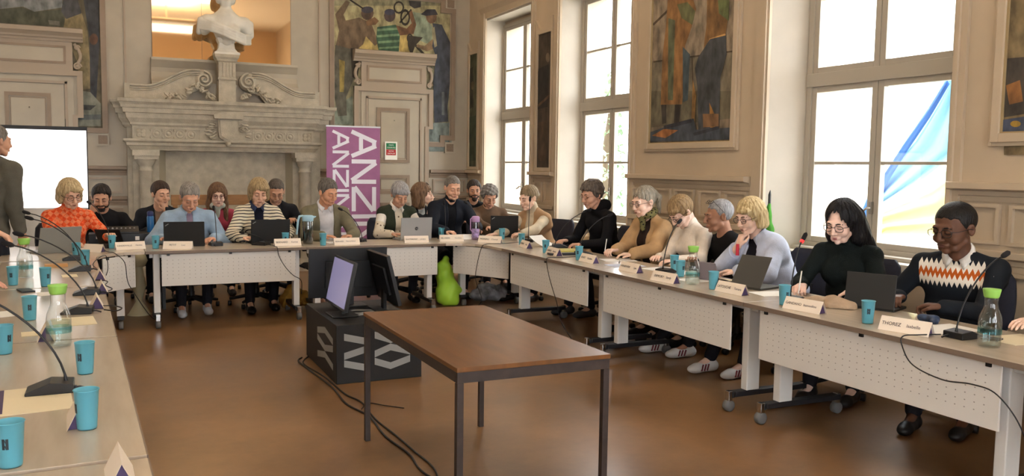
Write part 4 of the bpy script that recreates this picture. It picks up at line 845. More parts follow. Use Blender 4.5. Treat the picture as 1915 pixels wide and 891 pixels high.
    # ---- hair
    if hair is not None:
        st, hc = hair[0], hair[1]; hc2 = hair[2] if len(hair) > 2 else None
        gh = .005 if h < .0066 else .006
        ext = dict(bob=.16, bobside=.16, longb=.46, longf=.42, mid=.22, pony=.24).get(st, .15)
        g = Clay(HC - np.array([.20, .22, ext]), HC + np.array([.26, .26, .17]), gh)
        X, Y, Z = g.grid(); lx, ly, lz = [(X - HC[0]) * Rh[0, i] + (Y - HC[1]) * Rh[1, i] + (Z - HC[2]) * Rh[2, i] for i in range(3)]; lx, ly, lz = lx / hs / hw, ly / hs, lz / hs
        th = dict(short=.010, crop=.004, curly=.022, bob=.014, bobside=.012, longb=.013, longf=.013, mid=.013, pony=.009, bun=.008, pixie=.013, side=.012).get(st, .01)
        HE = lambda p, r, k=.02: g.ell(T(p), np.array(r) * HX * hs, k, Rh)
        HE((0, .027, .043), (.0765 + th * .8, .1005 + th * .75, .089 + th)) if st in ('short', 'crop', 'side', 'pony', 'bun') else HE((0, .02, .040), (.076 + th, .096 + th, .088 + th * 1.1))
        if st in ('bob', 'bobside', 'mid'):
            zb = {'mid': -.13, 'bob': -.085}.get(st, -.062)
            for s_ in (-1, 1): g.cone(T((s_ * .068, .012, .03)), T((s_ * .074, .005, zb)), .027 * hs, .025 * hs, .03)
            g.cone(T((0, .085, .02)), T((0, .078, zb)), .05 * hs, .045 * hs, .04); g.cone(T((-.05, .06, 0)), T((-.055, .055, zb)), .045 * hs, .04 * hs, .03); g.cone(T((.05, .06, 0)), T((.055, .055, zb)), .045 * hs, .04 * hs, .03)
        if st in ('longb', 'longf'):
            for s_ in (-1, 1):
                g.cone(T((s_ * .065, .015, .03)), T((s_ * .075, .02, -.10)), .032 * hs, .034 * hs, .03)
                e_ = NB + sd * s_ * .095 + (fw * .09 if st == 'longf' else -fw * .05) - up * .14; g.cone(T((s_ * .075, .02, -.10)), e_, .036 * hs, .026 * hs, .03)
            if st == 'longb' and bw > 1.2: g.cone(T((.05, .06, .02)), NB + sd * .13 - fw * .10 - up * .20, .06, .045, .04); g.cone(T((.04, .07, .0)), NB + sd * .17 - fw * .13 - up * .26, .05, .035, .04)
            g.cone(T((0, .08, 0)), NB - fw * .11 - up * .15, .06, .05, .04); g.cone(T((0.04, .07, 0)), NB - fw * .10 - up * .15 + sd * .07, .05, .04, .04); g.cone(T((-.04, .07, 0)), NB - fw * .10 - up * .15 - sd * .07, .05, .04, .04)
        # hairline: where hair is kept, as a height over the front-back coordinate
        hl = dict(short=([-.2, -.088, -.06, -.03, -.008, .02, .05, .2], [.096, .09, .066, .02, -.012, -.002, -.055, -.06]), curly=([-.2, -.08, -.045, -.01, .03, .05, .2], [.085, .07, .04, -.02, -.03, -.08, -.09]),
                  crop=([-.2, -.08, -.04, -.01, .02, .05, .2], [.09, .085, .055, .0, .01, -.04, -.05]), pixie=([-.2, -.09, -.05, -.02, .02, .05, .2], [.055, .05, .03, -.025, -.03, -.07, -.075]),
                  bald=([-.2, 0, .03, .06, .2], [.3, .3, .02, -.04, -.05]))
        key = st if st in hl else {'side': 'short'}.get(st)
        if key: hx_, hz_ = hl[key]; g.keep(np.interp(ly, hx_, hz_) + .004 * np.sin(lx * 150 + hx * 9) + .003 * np.sin(lx * 330) + .55 * np.maximum(np.abs(lx) - .036, 0) * (ly < -.035) - lz)
        else:   # long styles: open the face
            op = {'bob': (.058, .060), 'bobside': (.058, .080), 'mid': (.056, .060), 'longb': (.057, .098), 'longf': (.058, .060), 'pony': (.075, .068), 'bun': (.076, .064)}[st]
            fr_ = np.sqrt((lx / op[0]) ** 2 + ((lz + .035) / (op[1] + .035)) ** 2) - 1; face_ = np.maximum(fr_ * .05, ly + (.015 if st not in ('pony', 'bun') else .0)); g.keep(-face_)
            face2 = np.maximum(np.maximum(ly + .045, lz - .03), np.abs(lx) - .058); g.keep(-face2)
            if st in ('pony', 'bun'): g.keep(np.interp(ly, [-.2, -.04, -.0, .03, .06, .2], [.05, .04, .0, -.01, -.06, -.07]) - lz)
        if st in ('pixie', 'bobside'): HE((.026, -.066, .066), (.052, .03, .024), .012)
        if st == 'bob': HE((0, -.075, .058), (.055, .022, .028), .012)
        if st == 'mid': HE((0, -.068, .066), (.055, .025, .025), .012)
        if st == 'pony': HE((0, .118, .055), (.028, .028, .028), .01); g.cone(T((0, .125, .06)), T((0, .165, .0)), .026, .034, .02); g.cone(T((0, .165, .0)), T((0, .15, -.13)), .034, .016, .02)
        if st == 'bun': HE((0, .125, .0), (.034, .032, .034), .008)
        if st == 'curly': g.folds(.007, 95, 3)
        else:
            ph = np.arctan2(lx, ly - .02); g.f = (g.f + .0022 * np.sin(ph * 17 + 2 * np.sin(lz * 25 + hx * 30)) + .0016 * np.sin(ph * 31 + lz * 18)).astype(np.float32) if st not in ('crop',) else g.f
        g.build('hair', hair_m(hc, hc2), root)
    if beard:
        g = Clay(HC - .15, HC + .15, .005); X, Y, Z = g.grid(); lx, ly, lz = [((X - HC[0]) * Rh[0, i] + (Y - HC[1]) * Rh[1, i] + (Z - HC[2]) * Rh[2, i]) / hs for i in range(3)]
        for p, r in (((0, -.022, -.035), (.068 * hw, .072, .082)), ((0, -.062, -.095), (.034, .030, .034))): g.ell(T(p), np.array(r) * hs, .015, Rh)
        g.cone(T((-.022, -.098, -.045)), T((.022, -.098, -.045)), .008, .008, .004)
        g.keep(lz - np.interp(ly, [-.2, -.09, -.06, -.02, 0, .2], [-.040, -.042, -.045, -.02, .01, .01])); g.keep(ly - .012); g.keep(-(np.sqrt((lx / .02) ** 2 + ((lz + .0625) / .009) ** 2) - 1) * .01 * (ly < -.07) - .5 * (ly >= -.07)); g.build('beard', hair_m(beard), root)
    # ---- glasses
    if glasses:
        gq = MB(); up_ = .0; zc = .006; yq = -.104
        if glasses == 'head': TG = lambda p: T((p[0] * 1.08, (p[1] + .075) * .9 - .045, p[2] + .095)) if 1 else None
        else: TG = T
        if glasses == 'head':
            RG = Rx(-.9); TG = lambda p: T(RG @ (np.array(p) * 1.1) + np.array([0, .012, .03]))
        big = 1.15 if glasses in ('big',) else 1.0
        for s_ in (-1, 1):
            rr = [TG((s_ * (.033 + .0215 * big * math.copysign(abs(math.cos(t)) ** .75, math.cos(t))), yq + .004 * abs(math.cos(t)) , zc - .002 + .0165 * big * math.copysign(abs(math.sin(t)) ** .75, math.sin(t)))) for t in np.linspace(0, 2 * PI, 25)]
            gq.tube(rr, .0021 if glasses != 'thin' else .0012, 6, cap=False); gq.tube([TG((s_ * .055, yq + .004, zc + .006)), TG((s_ * .074, -.07, .008)), TG((s_ * .083, .0, .006)), TG((s_ * .084, .02, -.004))], .0019 if glasses != 'thin' else .0011, 6)
        gq.tube([TG((-.012, yq, zc + .004)), TG((0, yq - .003, zc + .007)), TG((.012, yq, zc + .004))], .0019, 6); gq.build('glasses', mat('spectacle_frame', (30, 26, 28), .35) if glasses != 'red' else mat('spectacle_frame_red', (120, 46, 50), .35), root)
    H = dict(root=root, T=T, NB=NB, WR=WR, WL=WL, HC=HC, Rh=Rh, P=P, up=up, fw=fw, sd=sd, Lt=Lt, ER=ER, EL=EL)
    if chair: CH.append((root, loc, face))
    return H
def to_world(H, p):
    M = H['root'].matrix_basis; return np.array((Matrix.Translation(H['root'].location) @ Matrix.Rotation(H['root'].rotation_euler[2], 4, 'Z')) @ Vector([float(x) for x in p]))
# ------------------------------------------------------------------ desks
lam = mat('grey_beige_laminate', (188, 174, 157), .2, var=.03, vscale=3, stretch=(1, 8, 1), spec=.7)
edge = mat('desk_edge_band', (122, 106, 92), .5)
white = mat('white_lacquered_steel', (220, 218, 214), .45)
blackp = mat('black_plastic', (24, 24, 26), .45); chrome = mat('chrome_bracket', (190, 190, 190), .2, 1); rub = mat('grey_castor_tyre', (104, 104, 104), .6); dsteel = mat('dark_steel_foot', (34, 34, 38), .45)
def f_perf(nt, tc, b):
    sp = nt.nodes.new('ShaderNodeSeparateXYZ'); nt.links.new(tc.outputs['Object'], sp.inputs[0])
    fx = math_n(nt, 'SUBTRACT', math_n(nt, 'FRACT', math_n(nt, 'MULTIPLY', math_n(nt, 'ADD', sp.outputs[0], 10), 20)), .5); fz = math_n(nt, 'SUBTRACT', math_n(nt, 'FRACT', math_n(nt, 'MULTIPLY', sp.outputs[2], 28.6)), .5)
    d = math_n(nt, 'SQRT', math_n(nt, 'ADD', math_n(nt, 'MULTIPLY', fx, fx), math_n(nt, 'MULTIPLY', fz, fz))); hole = math_n(nt, 'LESS_THAN', d, .085)
    zz = math_n(nt, 'MULTIPLY', math_n(nt, 'GREATER_THAN', sp.outputs[2], .455), math_n(nt, 'LESS_THAN', sp.outputs[2], .665)); ab = math_n(nt, 'LESS_THAN', math_n(nt, 'ABSOLUTE', sp.outputs[0]), PERFW[0])
    nt.links.new(mixc(nt, math_n(nt, 'MULTIPLY', math_n(nt, 'MULTIPLY', hole, zz), ab), lin((216, 212, 206)), lin((152, 146, 140))), b.inputs['Base Color'])
PERFW = [.75]; perf = node_mat('perforated_steel', f_perf, .45)
def desk(label, loc, rz, L, pa, pb, posts, group):
    """front edge along +x at local y=0, depth .7 along +y; panel from pa to pb"""
    d = thing('folding_desk', label, 'desk', loc, rz, group)
    MB().box(0, L, .004, .70, .712, .74).build('tabletop', lam, d, .002); MB().box(0, L, 0, .004, .712, .739).build('edge_band', edge, d)
    if pb > pa:
        pn = MB().box(-(pb - pa) / 2, (pb - pa) / 2, -.006, .006, .40, .705); o = pn.build('modesty_panel', perf, d, .002); o.location = ((pa + pb) / 2, .035, 0)
        for x in (-(pb - pa) / 2 + .06, 0, (pb - pa) / 2 - .06):
            c = MB().box(x - .013, x + .013, -.016, .004, .690, .712).build('clip', blackp, o)
    fb = MB().box(.04, L - .04, .16, .20, .66, .71).build('under_rail', white, d)
    for x in posts:
        MB().box(x - .03, x + .03, .14, .245, .13, .712).build('post', white, d, .006)
        ft = MB(); ft.box(x - .03, x + .03, .05, .66, .095, .13); ft.prism([(x - .024, .12), (x + .024, .12), (x + .024, .10), (x - .024, .10)], 'y', -.01, .05) if 0 else ft.box(x - .024, x + .024, .03, .05, .09, .13); ft.build('foot_bar', dsteel, d, .004)
        for y in (.02, .65):
            br = MB(); br.box(x - .02, x + .02, y - .015, y + .015, .07, .135); br.build('bracket', chrome, d, .003)
            w_ = MB(); w_.lathe([(0, -.024), (.028, -.024), (.038, -.018), (.038, .018), (.028, .024), (0, .024)], (x, y, .038), 18, axis='x'); w_.build('castor', rub, d)
    return d
DG = 'white panelled folding desks of the meeting square'
desk('folding desk at the right edge of the photo, nearest of the right-hand row', (3.6, 2.33, 0), -PI/2, 1.85, .11, 1.72, (.22, 1.63), DG)
desk('folding desk holding the THOREZ name card, second from the right edge', (3.6, 4.235, 0), -PI/2, 1.88, .12, 1.72, (.17, 1.66), DG)
desk('folding desk holding the LATOUCHE name card, in the middle of the right-hand row', (3.6, 6.10, 0), -PI/2, 1.86, .11, 1.71, (.14, 1.73), DG)
desk('folding desk with the yellow folder, farthest straight desk of the right-hand row', (3.6, 7.96, 0), -PI/2, 1.855, .155, 1.71, (.16, 1.74), DG)
desk('folding desk with two black laptops in front of the fireplace', (.26, 8.65, 0), 0, 1.49, .14, 1.39, (.10, 1.42), DG)
desk('folding desk with the silver laptop, behind the monitors on the box', (1.755, 8.65, 0), 0, 1.49, .12, 1.41, (.14, 1.36), DG)
ang = math.atan2(8.41 - 2.6, -.15 - .075)    # the left row runs slightly askew
for k, (lab, y0, L) in enumerate((('folding desk at the bottom left corner of the photo, below the seam', .72, 1.86), ('folding desk holding the nearest microphone on the left', 2.6, 1.86), ('folding desk holding the green-capped carafe on the left', 4.48, 1.86), ('folding desk under the hand reaching for a carafe on the left', 6.36, 1.72))):
    x0 = .075 + (y0 - 2.6) * (-.15 - .075) / (8.41 - 2.6); desk(lab, (x0, y0, 0), ang, L - .006, .12, L - .14, (.17, L - .2), DG)
def corner(label, poly, panel, posts, gname=DG):
    d = thing('corner_desk', label, 'desk', (poly[0][0], poly[0][1], 0)); ox, oy = poly[0]; q = [(x - ox, y - oy) for x, y in poly]
    MB().prism(q, 'z', .712, .74).build('tabletop', lam, d, .002)
    (x0, y0), (x1, y1) = panel; L = math.hypot(x1 - x0, y1 - y0); a = math.atan2(y1 - y0, x1 - x0); o = MB().box(-L / 2, L / 2, -.006, .006, .40, .705).build('modesty_panel', perf, d, .002); o.location = ((x0 + x1) / 2 - ox, (y0 + y1) / 2 - oy, 0); o.rotation_euler = (0, 0, a)
    for x in (-L / 2 + .05, L / 2 - .08): MB().box(x - .013, x + .013, -.016, .004, .690, .712).build('clip', blackp, o)
    for (x, y) in posts:
        MB().box(x - ox - .035, x - ox + .035, y - oy - .035, y - oy + .035, .12, .712).build('post', white, d, .006); f = MB(); f.box(x - ox - .03, x - ox + .03, y - oy - .06, y - oy + .45, .09, .12); f.build('foot_bar', dsteel, d)
        for dy in (-.06, .42): MB().lathe([(0, -.02), (.038, -.02), (.038, .02), (0, .02)], (x - ox, y - oy + dy, .038), 16, axis='x').build('castor', rub, d)
corner('curved corner desk joining the fireplace row to the window row', [(3.25, 8.65), (3.42, 8.60), (3.53, 8.50), (3.58, 8.32), (3.6, 7.965), (4.3, 7.965), (4.42, 8.3), (4.42, 9.5), (3.25, 9.35)], ((3.38, 8.76), (3.74, 8.08)), ((3.57, 8.98), (4.2, 8.9)))
corner('curved corner desk joining the left row to the fireplace row', [(.255, 8.65), (.255, 9.35), (-.9, 9.5), (-.9, 8.1), (-.148, 8.09), (-.14, 8.3), (-.06, 8.5), (.08, 8.62)], ((-.1, 8.42), (.17, 8.71)), ((.04, 8.8), (-.5, 9.0)))
# ------------------------------------------------------------------ table in the middle
wood = mat('brown_wood_laminate', (108, 68, 28), .38, var=.10, vscale=3, stretch=(6, 1, 1), coat=.05); dmet = mat('dark_brown_steel', (52, 42, 38), .5, var=.12, vscale=20)
ct = thing('table', 'brown wood-topped table with square dark steel legs standing alone in the middle', 'table', (1.27, 3.24, 0))
MB().box(0, .74, 0, 1.46, .722, .742).build('tabletop', wood, ct, .002)
fr = MB()
for (a, b_, c, d) in ((.0, .74, 0, .03), (0, .74, 1.43, 1.46), (0, .03, .03, 1.43), (.71, .74, .03, 1.43)): fr.box(a + .004, b_ - .004, c + .004, d - .004, .676, .7215)
fr.build('apron', dmet, ct)
for (x, y) in ((0.003, 0.003), (.707, 0.003), (0.003, 1.427), (.707, 1.427)): MB().box(x, x + .03, y, y + .03, 0, .6755).build('leg', dmet, ct, .002)
# ------------------------------------------------------------------ black box with monitors
bk = mat('black_box_board', (26, 26, 28), .6); gm_ = mat('grey_chevron_print', (150, 152, 152), .6)
bx = thing('display_box', 'low black box with grey zigzag print carrying computer monitors', 'box', (1.42, 5.98, 0))
MB().box(0, .64, 0, 1.05, 0, .43).build('carcass', bk, bx, .004)
def chev(m, plane, x0, z0, w_, h_, flip=False, t=-.002, n=3):
    for k in range(n):
        za, zb = z0 + (n - 1 - k) * h_ / n, 0
        up_ = (k % 2 == 0) != flip; hh = h_ / n; th = hh * .52
        L, Rr = (za + hh * .45, za - hh * .0) if up_ else (za - .0 * hh, za + hh * .45)
        if plane == 'front': m.add([(x0, t, L), (x0 + w_, t, Rr), (x0 + w_, t, Rr + th), (x0, t, L + th)], [(0, 1, 2, 3)])
        elif plane == 'left': m.add([(t, x0 + w_, L), (t, x0, Rr), (t, x0, Rr + th), (t, x0 + w_, L + th)], [(0, 1, 2, 3)])
        else: m.add([(x0 + w_, L, t), (x0, Rr, t), (x0, Rr + th, t), (x0 + w_, L + th, t)], [(0, 1, 2, 3)])
for a_ in (('front', .055, .08, .17, .29), ('front', .28, .08, .12, .29), ('front', .40, .08, .15, .29, True), ('left', .10, .08, .26, .28), ('left', .36, .08, .26, .28, True), ('top', .16, .3, .13, .32, False, .4315), ('top', .29, .3, .13, .32, True, .4315)):
    m = MB(); chev(m, *a_); m.build('zigzag_print', gm_, bx)
scr = mat('dim_lavender_screen', (126, 122, 158), .25, emit=.55); blk = mat('monitor_black', (20, 20, 22), .4)
def monitor(label, c, rz, tilt, on=False, w_=.56, h_=.37):
    d = thing('monitor', label, 'monitor', c, rz, 'monitors on the black box')
    Rm = Rx(-tilt); b_ = MB().box(-w_ / 2, w_ / 2, 0, .03, 0, h_); b_.box(-w_ * .3, w_ * .3, .03, .05, h_ * .2, h_ * .75); b_.xf(Rm, (0, 0, .07)); b_.build('casing', blk, d, .003)
    s_ = MB().box(-w_ / 2 + .015, w_ / 2 - .015, -.0015, 0, .02, h_ - .015).xf(Rm, (0, 0, .07)); s_.build('screen', scr if on else mat('dark_screen', (28, 28, 34), .2), d)
    st = MB().box(-.035, .035, .05, .075, .012, .30); st.build('stand', blk, d); MB().bbox(-.13, .13, -.04, .16, 0, .012).build('base', blk, d)
    return d
monitor('lit monitor with lavender screen turned to the left on the black box', (1.50, 6.38, .432), -PI/2 , R(12), True, .6)
monitor('black monitor seen from behind, facing the fireplace row', (1.72, 6.86, .432), PI, R(4), False, .64, .40)
monitor('black monitor tilted and turned towards the window row', (1.99, 6.52, .432), PI/2, R(14), False, .56, .40)
# ------------------------------------------------------------------ office chairs
nav = mat('navy_mesh_fabric', (34, 36, 50), .8, bump=.3, bscale=200); blf = mat('black_seat_fabric', (28, 28, 32), .85)
def office_chair(label, loc, rz):
    d = thing('office_chair', label, 'chair', loc, rz, 'swivel chairs around the desks')
    MB().bbox(-.24, .24, -.24, .22, .385, .44, .03).build('seat', blf, d)
    bkp = MB(); n = 8
    for i in range(n + 1):
        t = i / n; z = .56 + .38 * t; hw = .21 + .02 * math.sin(t * PI) - (.03 if i in (0, n) else 0)
        for x in np.linspace(-hw, hw, 7): bkp.v.append((x, .25 + .05 * (1 - (x / .22) ** 2) + .04 * t, z))
    for i in range(n):
        for j in range(6): bkp.f.append((i * 7 + j, i * 7 + j + 1, i * 7 + j + 8, i * 7 + j + 7)); bkp.m.append(0); bkp.sm.append(True)
    o = bkp.build('backrest', nav, d); s_ = o.modifiers.new('s', 'SOLIDIFY'); s_.thickness = .03
    MB().tube([(0, .1, .375), (0, .27, .39), (0, .33, .5), (0, .32, .66)], .018).build('back_bracket', blackp, d)
    MB().lathe([(.05, .385), (.05, .37), (.026, .36), (.026, .20), (.035, .19), (.035, .09), (.0, .09)], (0, 0, 0), 16).build('gas_column', blackp, d)
    for k in range(5):
        a = k * 2 * PI / 5 + .3; c_, s2 = math.cos(a), math.sin(a); lg = MB().tube([(.02 * c_, .02 * s2, .13), (.29 * c_, .29 * s2, .075)], [.024, .016], 8).build('leg', blackp, d)
        MB().lathe([(0, -.02), (.027, -.018), (.028, 0), (.027, .018), (0, .02)], (.29 * c_, .29 * s2, .028), 12, axis='x').build('castor', blackp, lg)
    for s2 in (-1, 1): MB().tube([(s2 * .22, .0, .40), (s2 * .30, .05, .43), (s2 * .30, .06, .58)], .014).build('arm_post', blackp, d)
    return d
# ------------------------------------------------------------------ people
def W2L(loc, rz, p):
    c, s = math.cos(-rz), math.sin(-rz); x, y = p[0] - loc[0], p[1] - loc[1]; return (c * x - s * y, s * x + c * y, p[2])
def sit(label, hip, face, crown, **kw):
    rz = face + PI / 2
    for k in ('hR', 'hL'):
        if k in kw and 'W' in kw[k]: q = dict(kw[k]); q['w'] = W2L(hip, rz, q.pop('W')); kw[k] = q
        if k in kw and 'D' in kw[k]: q = dict(kw[k]); q['d'] = W2L((0, 0), rz, q.pop('D')); kw[k] = q
    return person(label, hip, face, W2L(hip, rz, crown), **kw)
SK, SKP, SKT, SKD = (222, 176, 150), (236, 198, 178), (200, 152, 126), (98, 66, 50)
FB = -PI / 2; FR = PI
PPL = {}
PPL['orange'] = sit('woman with blonde bob and glasses in orange checked jacket by the projection screen', (-.44, 9.66), FB + .2, (-.37, 9.36, 1.385), sex='f', bw=1.22, yaw=12, pitch=22, roll=-4, skinc=SK, hair=('bobside', (176, 152, 112), (214, 192, 150)), top='check', glasses='big', collar='crew', hR=dict(W=(-.40, 9.12, .80), D=(.8, -.5, 0)), hL=dict(W=(-.06, 9.25, .84), D=(.2, -.8, .3)), hs=1.08)
PPL['beard1'] = sit('bearded man in black T-shirt leaning his cheek on his fist', (-.10, 10.62), FB, (-.12, 10.36, 1.305), pitch=18, yaw=-4, skinc=SKT, hair=('short', (34, 28, 26)), brow=(34, 28, 26), beard=(34, 28, 26), top=(22, 22, 25), sleeves='short', bw=1.15, h=.008, hR=dict(wh=(-.085, -.06, -.125), d=(.35, .0, .9), n=(-.6, -.7, 0), c=1.1, e=(-.6, -.5, -.9)), hL=dict(W=(.20, 10.18, .82), D=(-.8, -.4, 0)), hs=1.06)
PPL['young'] = sit('young man in dark open jacket resting his chin on his hand', (.50, 10.80), FB, (.50, 10.52, 1.345), pitch=8, yaw=22, skinc=SK, hair=('short', (48, 36, 30)), brow=(48, 36, 30), top=(150, 130, 118), coat=(34, 36, 42), h=.008, hL=dict(wh=(.012, -.095, -.15), d=(-.2, -.1, .9), n=(.3, -.9, 0), c=1.2, e=(.5, -.6, -.9)), hR=dict(W=(.35, 10.35, .80)), hs=1.06)
PPL['blue'] = sit('grey-haired older man in light blue zip jacket typing behind a black laptop', (.74, 9.74), FB, (.73, 9.42, 1.335), pitch=30, yaw=6, skinc=(212, 158, 130), hair=('short', (118, 112, 106), (158, 152, 146)), brow=(120, 112, 104), coat=(152, 174, 196), top=(150, 132, 152), collar='jacket', bw=1.25, coatw=.03, hL=dict(W=(.93, 9.30, .80), D=(-.6, -.7, -.1), c=.6), hR=dict(W=(.45, 9.30, .80)), shoes=(188, 188, 192), hs=1.06)
PPL['long'] = sit('woman with long brown hair and pale scarf behind the two black laptops', (1.13, 10.98), FB, (1.13, 10.72, 1.325), sex='f', pitch=12, skinc=SKP, hair=('longf', (92, 66, 50), (130, 100, 74)), top=(164, 66, 84), collar='scarf', extras=dict(scarf=(176, 182, 172)), glasses='red', h=.008, eyeopen=True, hs=1.05)
PPL['stripe'] = sit('woman with short fair hair in cream and black striped cardigan behind a black laptop', (1.42, 9.74), FB, (1.42, 9.44, 1.40), sex='f', bw=1.15, pitch=22, skinc=SK, hair=('bobside', (138, 116, 84), (182, 158, 118)), coat='stripe', top=(24, 26, 40), inner=(56, 62, 88), collar='shirt', coatw=.05, hR=dict(W=(1.22, 9.25, .80), D=(.8, -.5, 0)), hL=dict(W=(1.66, 9.30, .80)), hs=1.06)
PPL['suit'] = sit('man with glasses in black suit looking down, behind the striped cardigan', (1.75, 10.50), FB, (1.73, 10.22, 1.37), pitch=28, yaw=-5, skinc=SKT, hair=('crop', (70, 62, 56)), coat=(28, 28, 33), top=(52, 50, 56), glasses='thin', h=.008, hL=dict(W=(1.90, 10.05, .92), D=(-.3, -.6, .2), c=.7), hR=dict(W=(1.58, 10.05, .85)), hs=1.06)
PPL['card'] = sit('man in grey-green cardigan over white shirt in front of the purple banner', (2.18, 9.74), FB, (2.18, 9.44, 1.395), pitch=20, yaw=22, skinc=(206, 152, 122), hair=('short', (72, 66, 62), (118, 112, 106)), brow=(80, 70, 62), coat=(118, 112, 92), top=(208, 206, 210), inner=(212, 210, 214), collar='shirt', bw=1.18, coatw=.085, hR=dict(W=(2.06, 9.22, .80), D=(.7, -.6, 0)), hL=dict(W=(2.34, 9.18, .80), D=(-.8, -.5, 0), c=.6), shoes=(40, 36, 34), hs=1.07)
PPL['vest'] = sit('woman with short grey hair in dark green vest behind the silver laptop', (3.0, 9.76), FB, (3.01, 9.46, 1.36), sex='f', pitch=30, yaw=4, skinc=SKT, hair=('pixie', (128, 126, 128), (176, 174, 176)), brow=(120, 112, 106), top='spot', coat=(50, 56, 44), sleeves='vest', inner=(226, 220, 212), collar='shirt', bw=1.15, coatw=.05, hR=dict(W=(2.85, 9.30, .80), D=(.7, -.6, 0)), hL=dict(W=(3.22, 9.30, .80)), hs=1.06)
PPL['prof'] = sit('woman in profile with sunglasses on her brown hair and hand at her neck', (3.48, 10.45), FB + .5, (3.50, 10.18, 1.355), sex='f', pitch=0, yaw=48, skinc=SKP, hair=('mid', (96, 70, 54), (142, 112, 86)), coat=(30, 32, 38), top=(222, 222, 224), glasses='head', h=.008, eyeopen=True, hR=dict(wh=(-.05, -.08, -.15), d=(.1, .1, .9), n=(-.9, -.3, 0), c=.5, e=(-.3, -.6, -.9)), hs=1.05)
PPL['navy'] = sit('man with cropped grey hair in navy high-neck jacket holding papers', (3.66, 9.80), FB, (3.66, 9.50, 1.445), pitch=16, skinc=(214, 166, 140), hair=('crop', (92, 86, 82), (130, 124, 118)), brow=(90, 76, 66), top=(24, 25, 30), coat=(30, 34, 44), collar='turtle', bw=1.2, coatw=.05, hR=dict(W=(3.47, 9.22, .82), D=(.5, -.8, 0), c=.6), hL=dict(W=(3.86, 9.22, .83), D=(-.5, -.8, 0), c=.6), hs=1.05)
PPL['beard2'] = sit('dark-haired man with short beard sitting farthest back in the corner by the window', (4.60, 11.30), FB - .2, (4.545, 11.0, 1.375), pitch=6, yaw=-4, skinc=SKT, hair=('short', (40, 32, 28)), brow=(40, 32, 28), beard=(52, 42, 36), top=(26, 26, 30), h=.008, eyeopen=True, hs=1.06)
PPL['brown'] = sit('grey-haired man in brown sweater bent behind a black laptop in the far corner', (4.52, 10.42), FB - .15, (4.42, 10.14, 1.31), pitch=28, skinc=(202, 154, 130), hair=('curly', (106, 102, 98), (140, 136, 132)), brow=(100, 92, 84), top=(96, 76, 60), collar='crew', bw=1.15, h=.008, hR=dict(W=(4.25, 9.75, .8)), hL=dict(W=(4.6, 9.8, .8)), hs=1.06)
PPL['bun'] = sit('woman with hair in a bun wearing camel vest over cream sweater', (4.70, 9.17), FR + .42, (4.40, 9.04, 1.345), sex='f', pitch=16, yaw=-8, skinc=SKP, hair=('bun', (124, 106, 82), (160, 140, 110)), top=(206, 192, 168), coat=(172, 138, 104), sleeves='vest', collar='turtle', bw=1.15, coatw=.06, hR=dict(W=(4.05, 9.12, .79), D=(-.9, -.2, -.1)), hL=dict(W=(4.10, 8.66, .79), D=(-.3, .9, -.05), c=.5), hs=1.07)
PPL['curly'] = sit('man with curly greying hair and thin glasses in black hooded top', (4.86, 7.92), FR + .1, (4.53, 7.80, 1.43), pitch=16, yaw=4, skinc=(212, 164, 140), hair=('curly', (72, 62, 56), (112, 102, 94)), top=(20, 20, 24), collar='hood', glasses='thin', bw=1.2, hR=dict(W=(4.36, 7.98, .80), D=(-.7, -.3, 0), c=.6), hL=dict(W=(4.34, 7.62, .79), D=(-.9, .2, 0), c=.5), shoes=(60, 60, 64), hs=1.08)
PPL['pony'] = sit('woman with ponytail and glasses in camel coat writing at the window row', (4.86, 6.90), FR + .12, (4.55, 6.85, 1.395), sex='f', pitch=14, yaw=0, skinc=SKP, hair=('pony', (118, 112, 102), (176, 166, 148)), top=(48, 36, 32), coat=(186, 152, 112), collar='scarf', extras=dict(scarf='leo'), glasses='dark', bw=1.25, coatw=.075, hR=dict(W=(4.32, 6.92, .80), D=(-.9, -.2, 0), c=.9), hL=dict(W=(4.30, 6.60, .79), D=(-.8, .5, 0), c=.4), hs=1.08)
PPL['white'] = sit('woman with short light brown hair in white sweater bending her head low', (4.88, 6.28), FR, (4.52, 6.30, 1.30), sex='f', pitch=42, yaw=-4, skinc=SKP, hair=('pixie', (122, 96, 66), (168, 140, 102)), top=(226, 214, 200), collar='crew', glasses='dark', bw=1.15, hR=dict(W=(4.40, 6.32, .79)), hL=dict(W=(4.36, 6.02, .79)), hs=1.06)
PPL['shaved'] = sit('person with shaved grey head, glasses pushed up, in black zip jacket', (4.95, 5.90), FR - .05, (4.73, 5.95, 1.31), pitch=8, yaw=-14, skinc=(168, 122, 98), hair=('crop', (128, 128, 132), (168, 168, 172)), brow=(70, 60, 54), top=(20, 20, 22), glasses='head', bw=1.15, hR=dict(W=(4.5, 5.95, .79)), hL=dict(W=(4.44, 5.56, .80), D=(-.8, .4, 0), c=.4), shoes=(214, 210, 206), hs=1.07, stretch=.26, stripes=True)
PPL['bob'] = sit('woman with blonde bob in pale lilac jacket holding her hand to her mouth', (4.84, 5.22), FR + .06, (4.53, 5.33, 1.345), sex='f', pitch=18, yaw=2, skinc=SKP, hair=('bobside', (176, 146, 96), (226, 204, 158)), coat=(190, 198, 220), top=(26, 26, 36), collar='jacket', glasses='dark', bw=1.2, coatw=.06, hR=dict(wh=(-.02, -.14, -.17), d=(.1, .25, .85), n=(-.2, -.9, 0), c=1.1, e=(-.2, -.9, -.8)), hL=dict(W=(4.30, 5.15, .80), D=(-.5, .8, 0), c=.5), shoes=(214, 210, 206), stretch=.20, stripes=True, h=.006, hs=1.08)
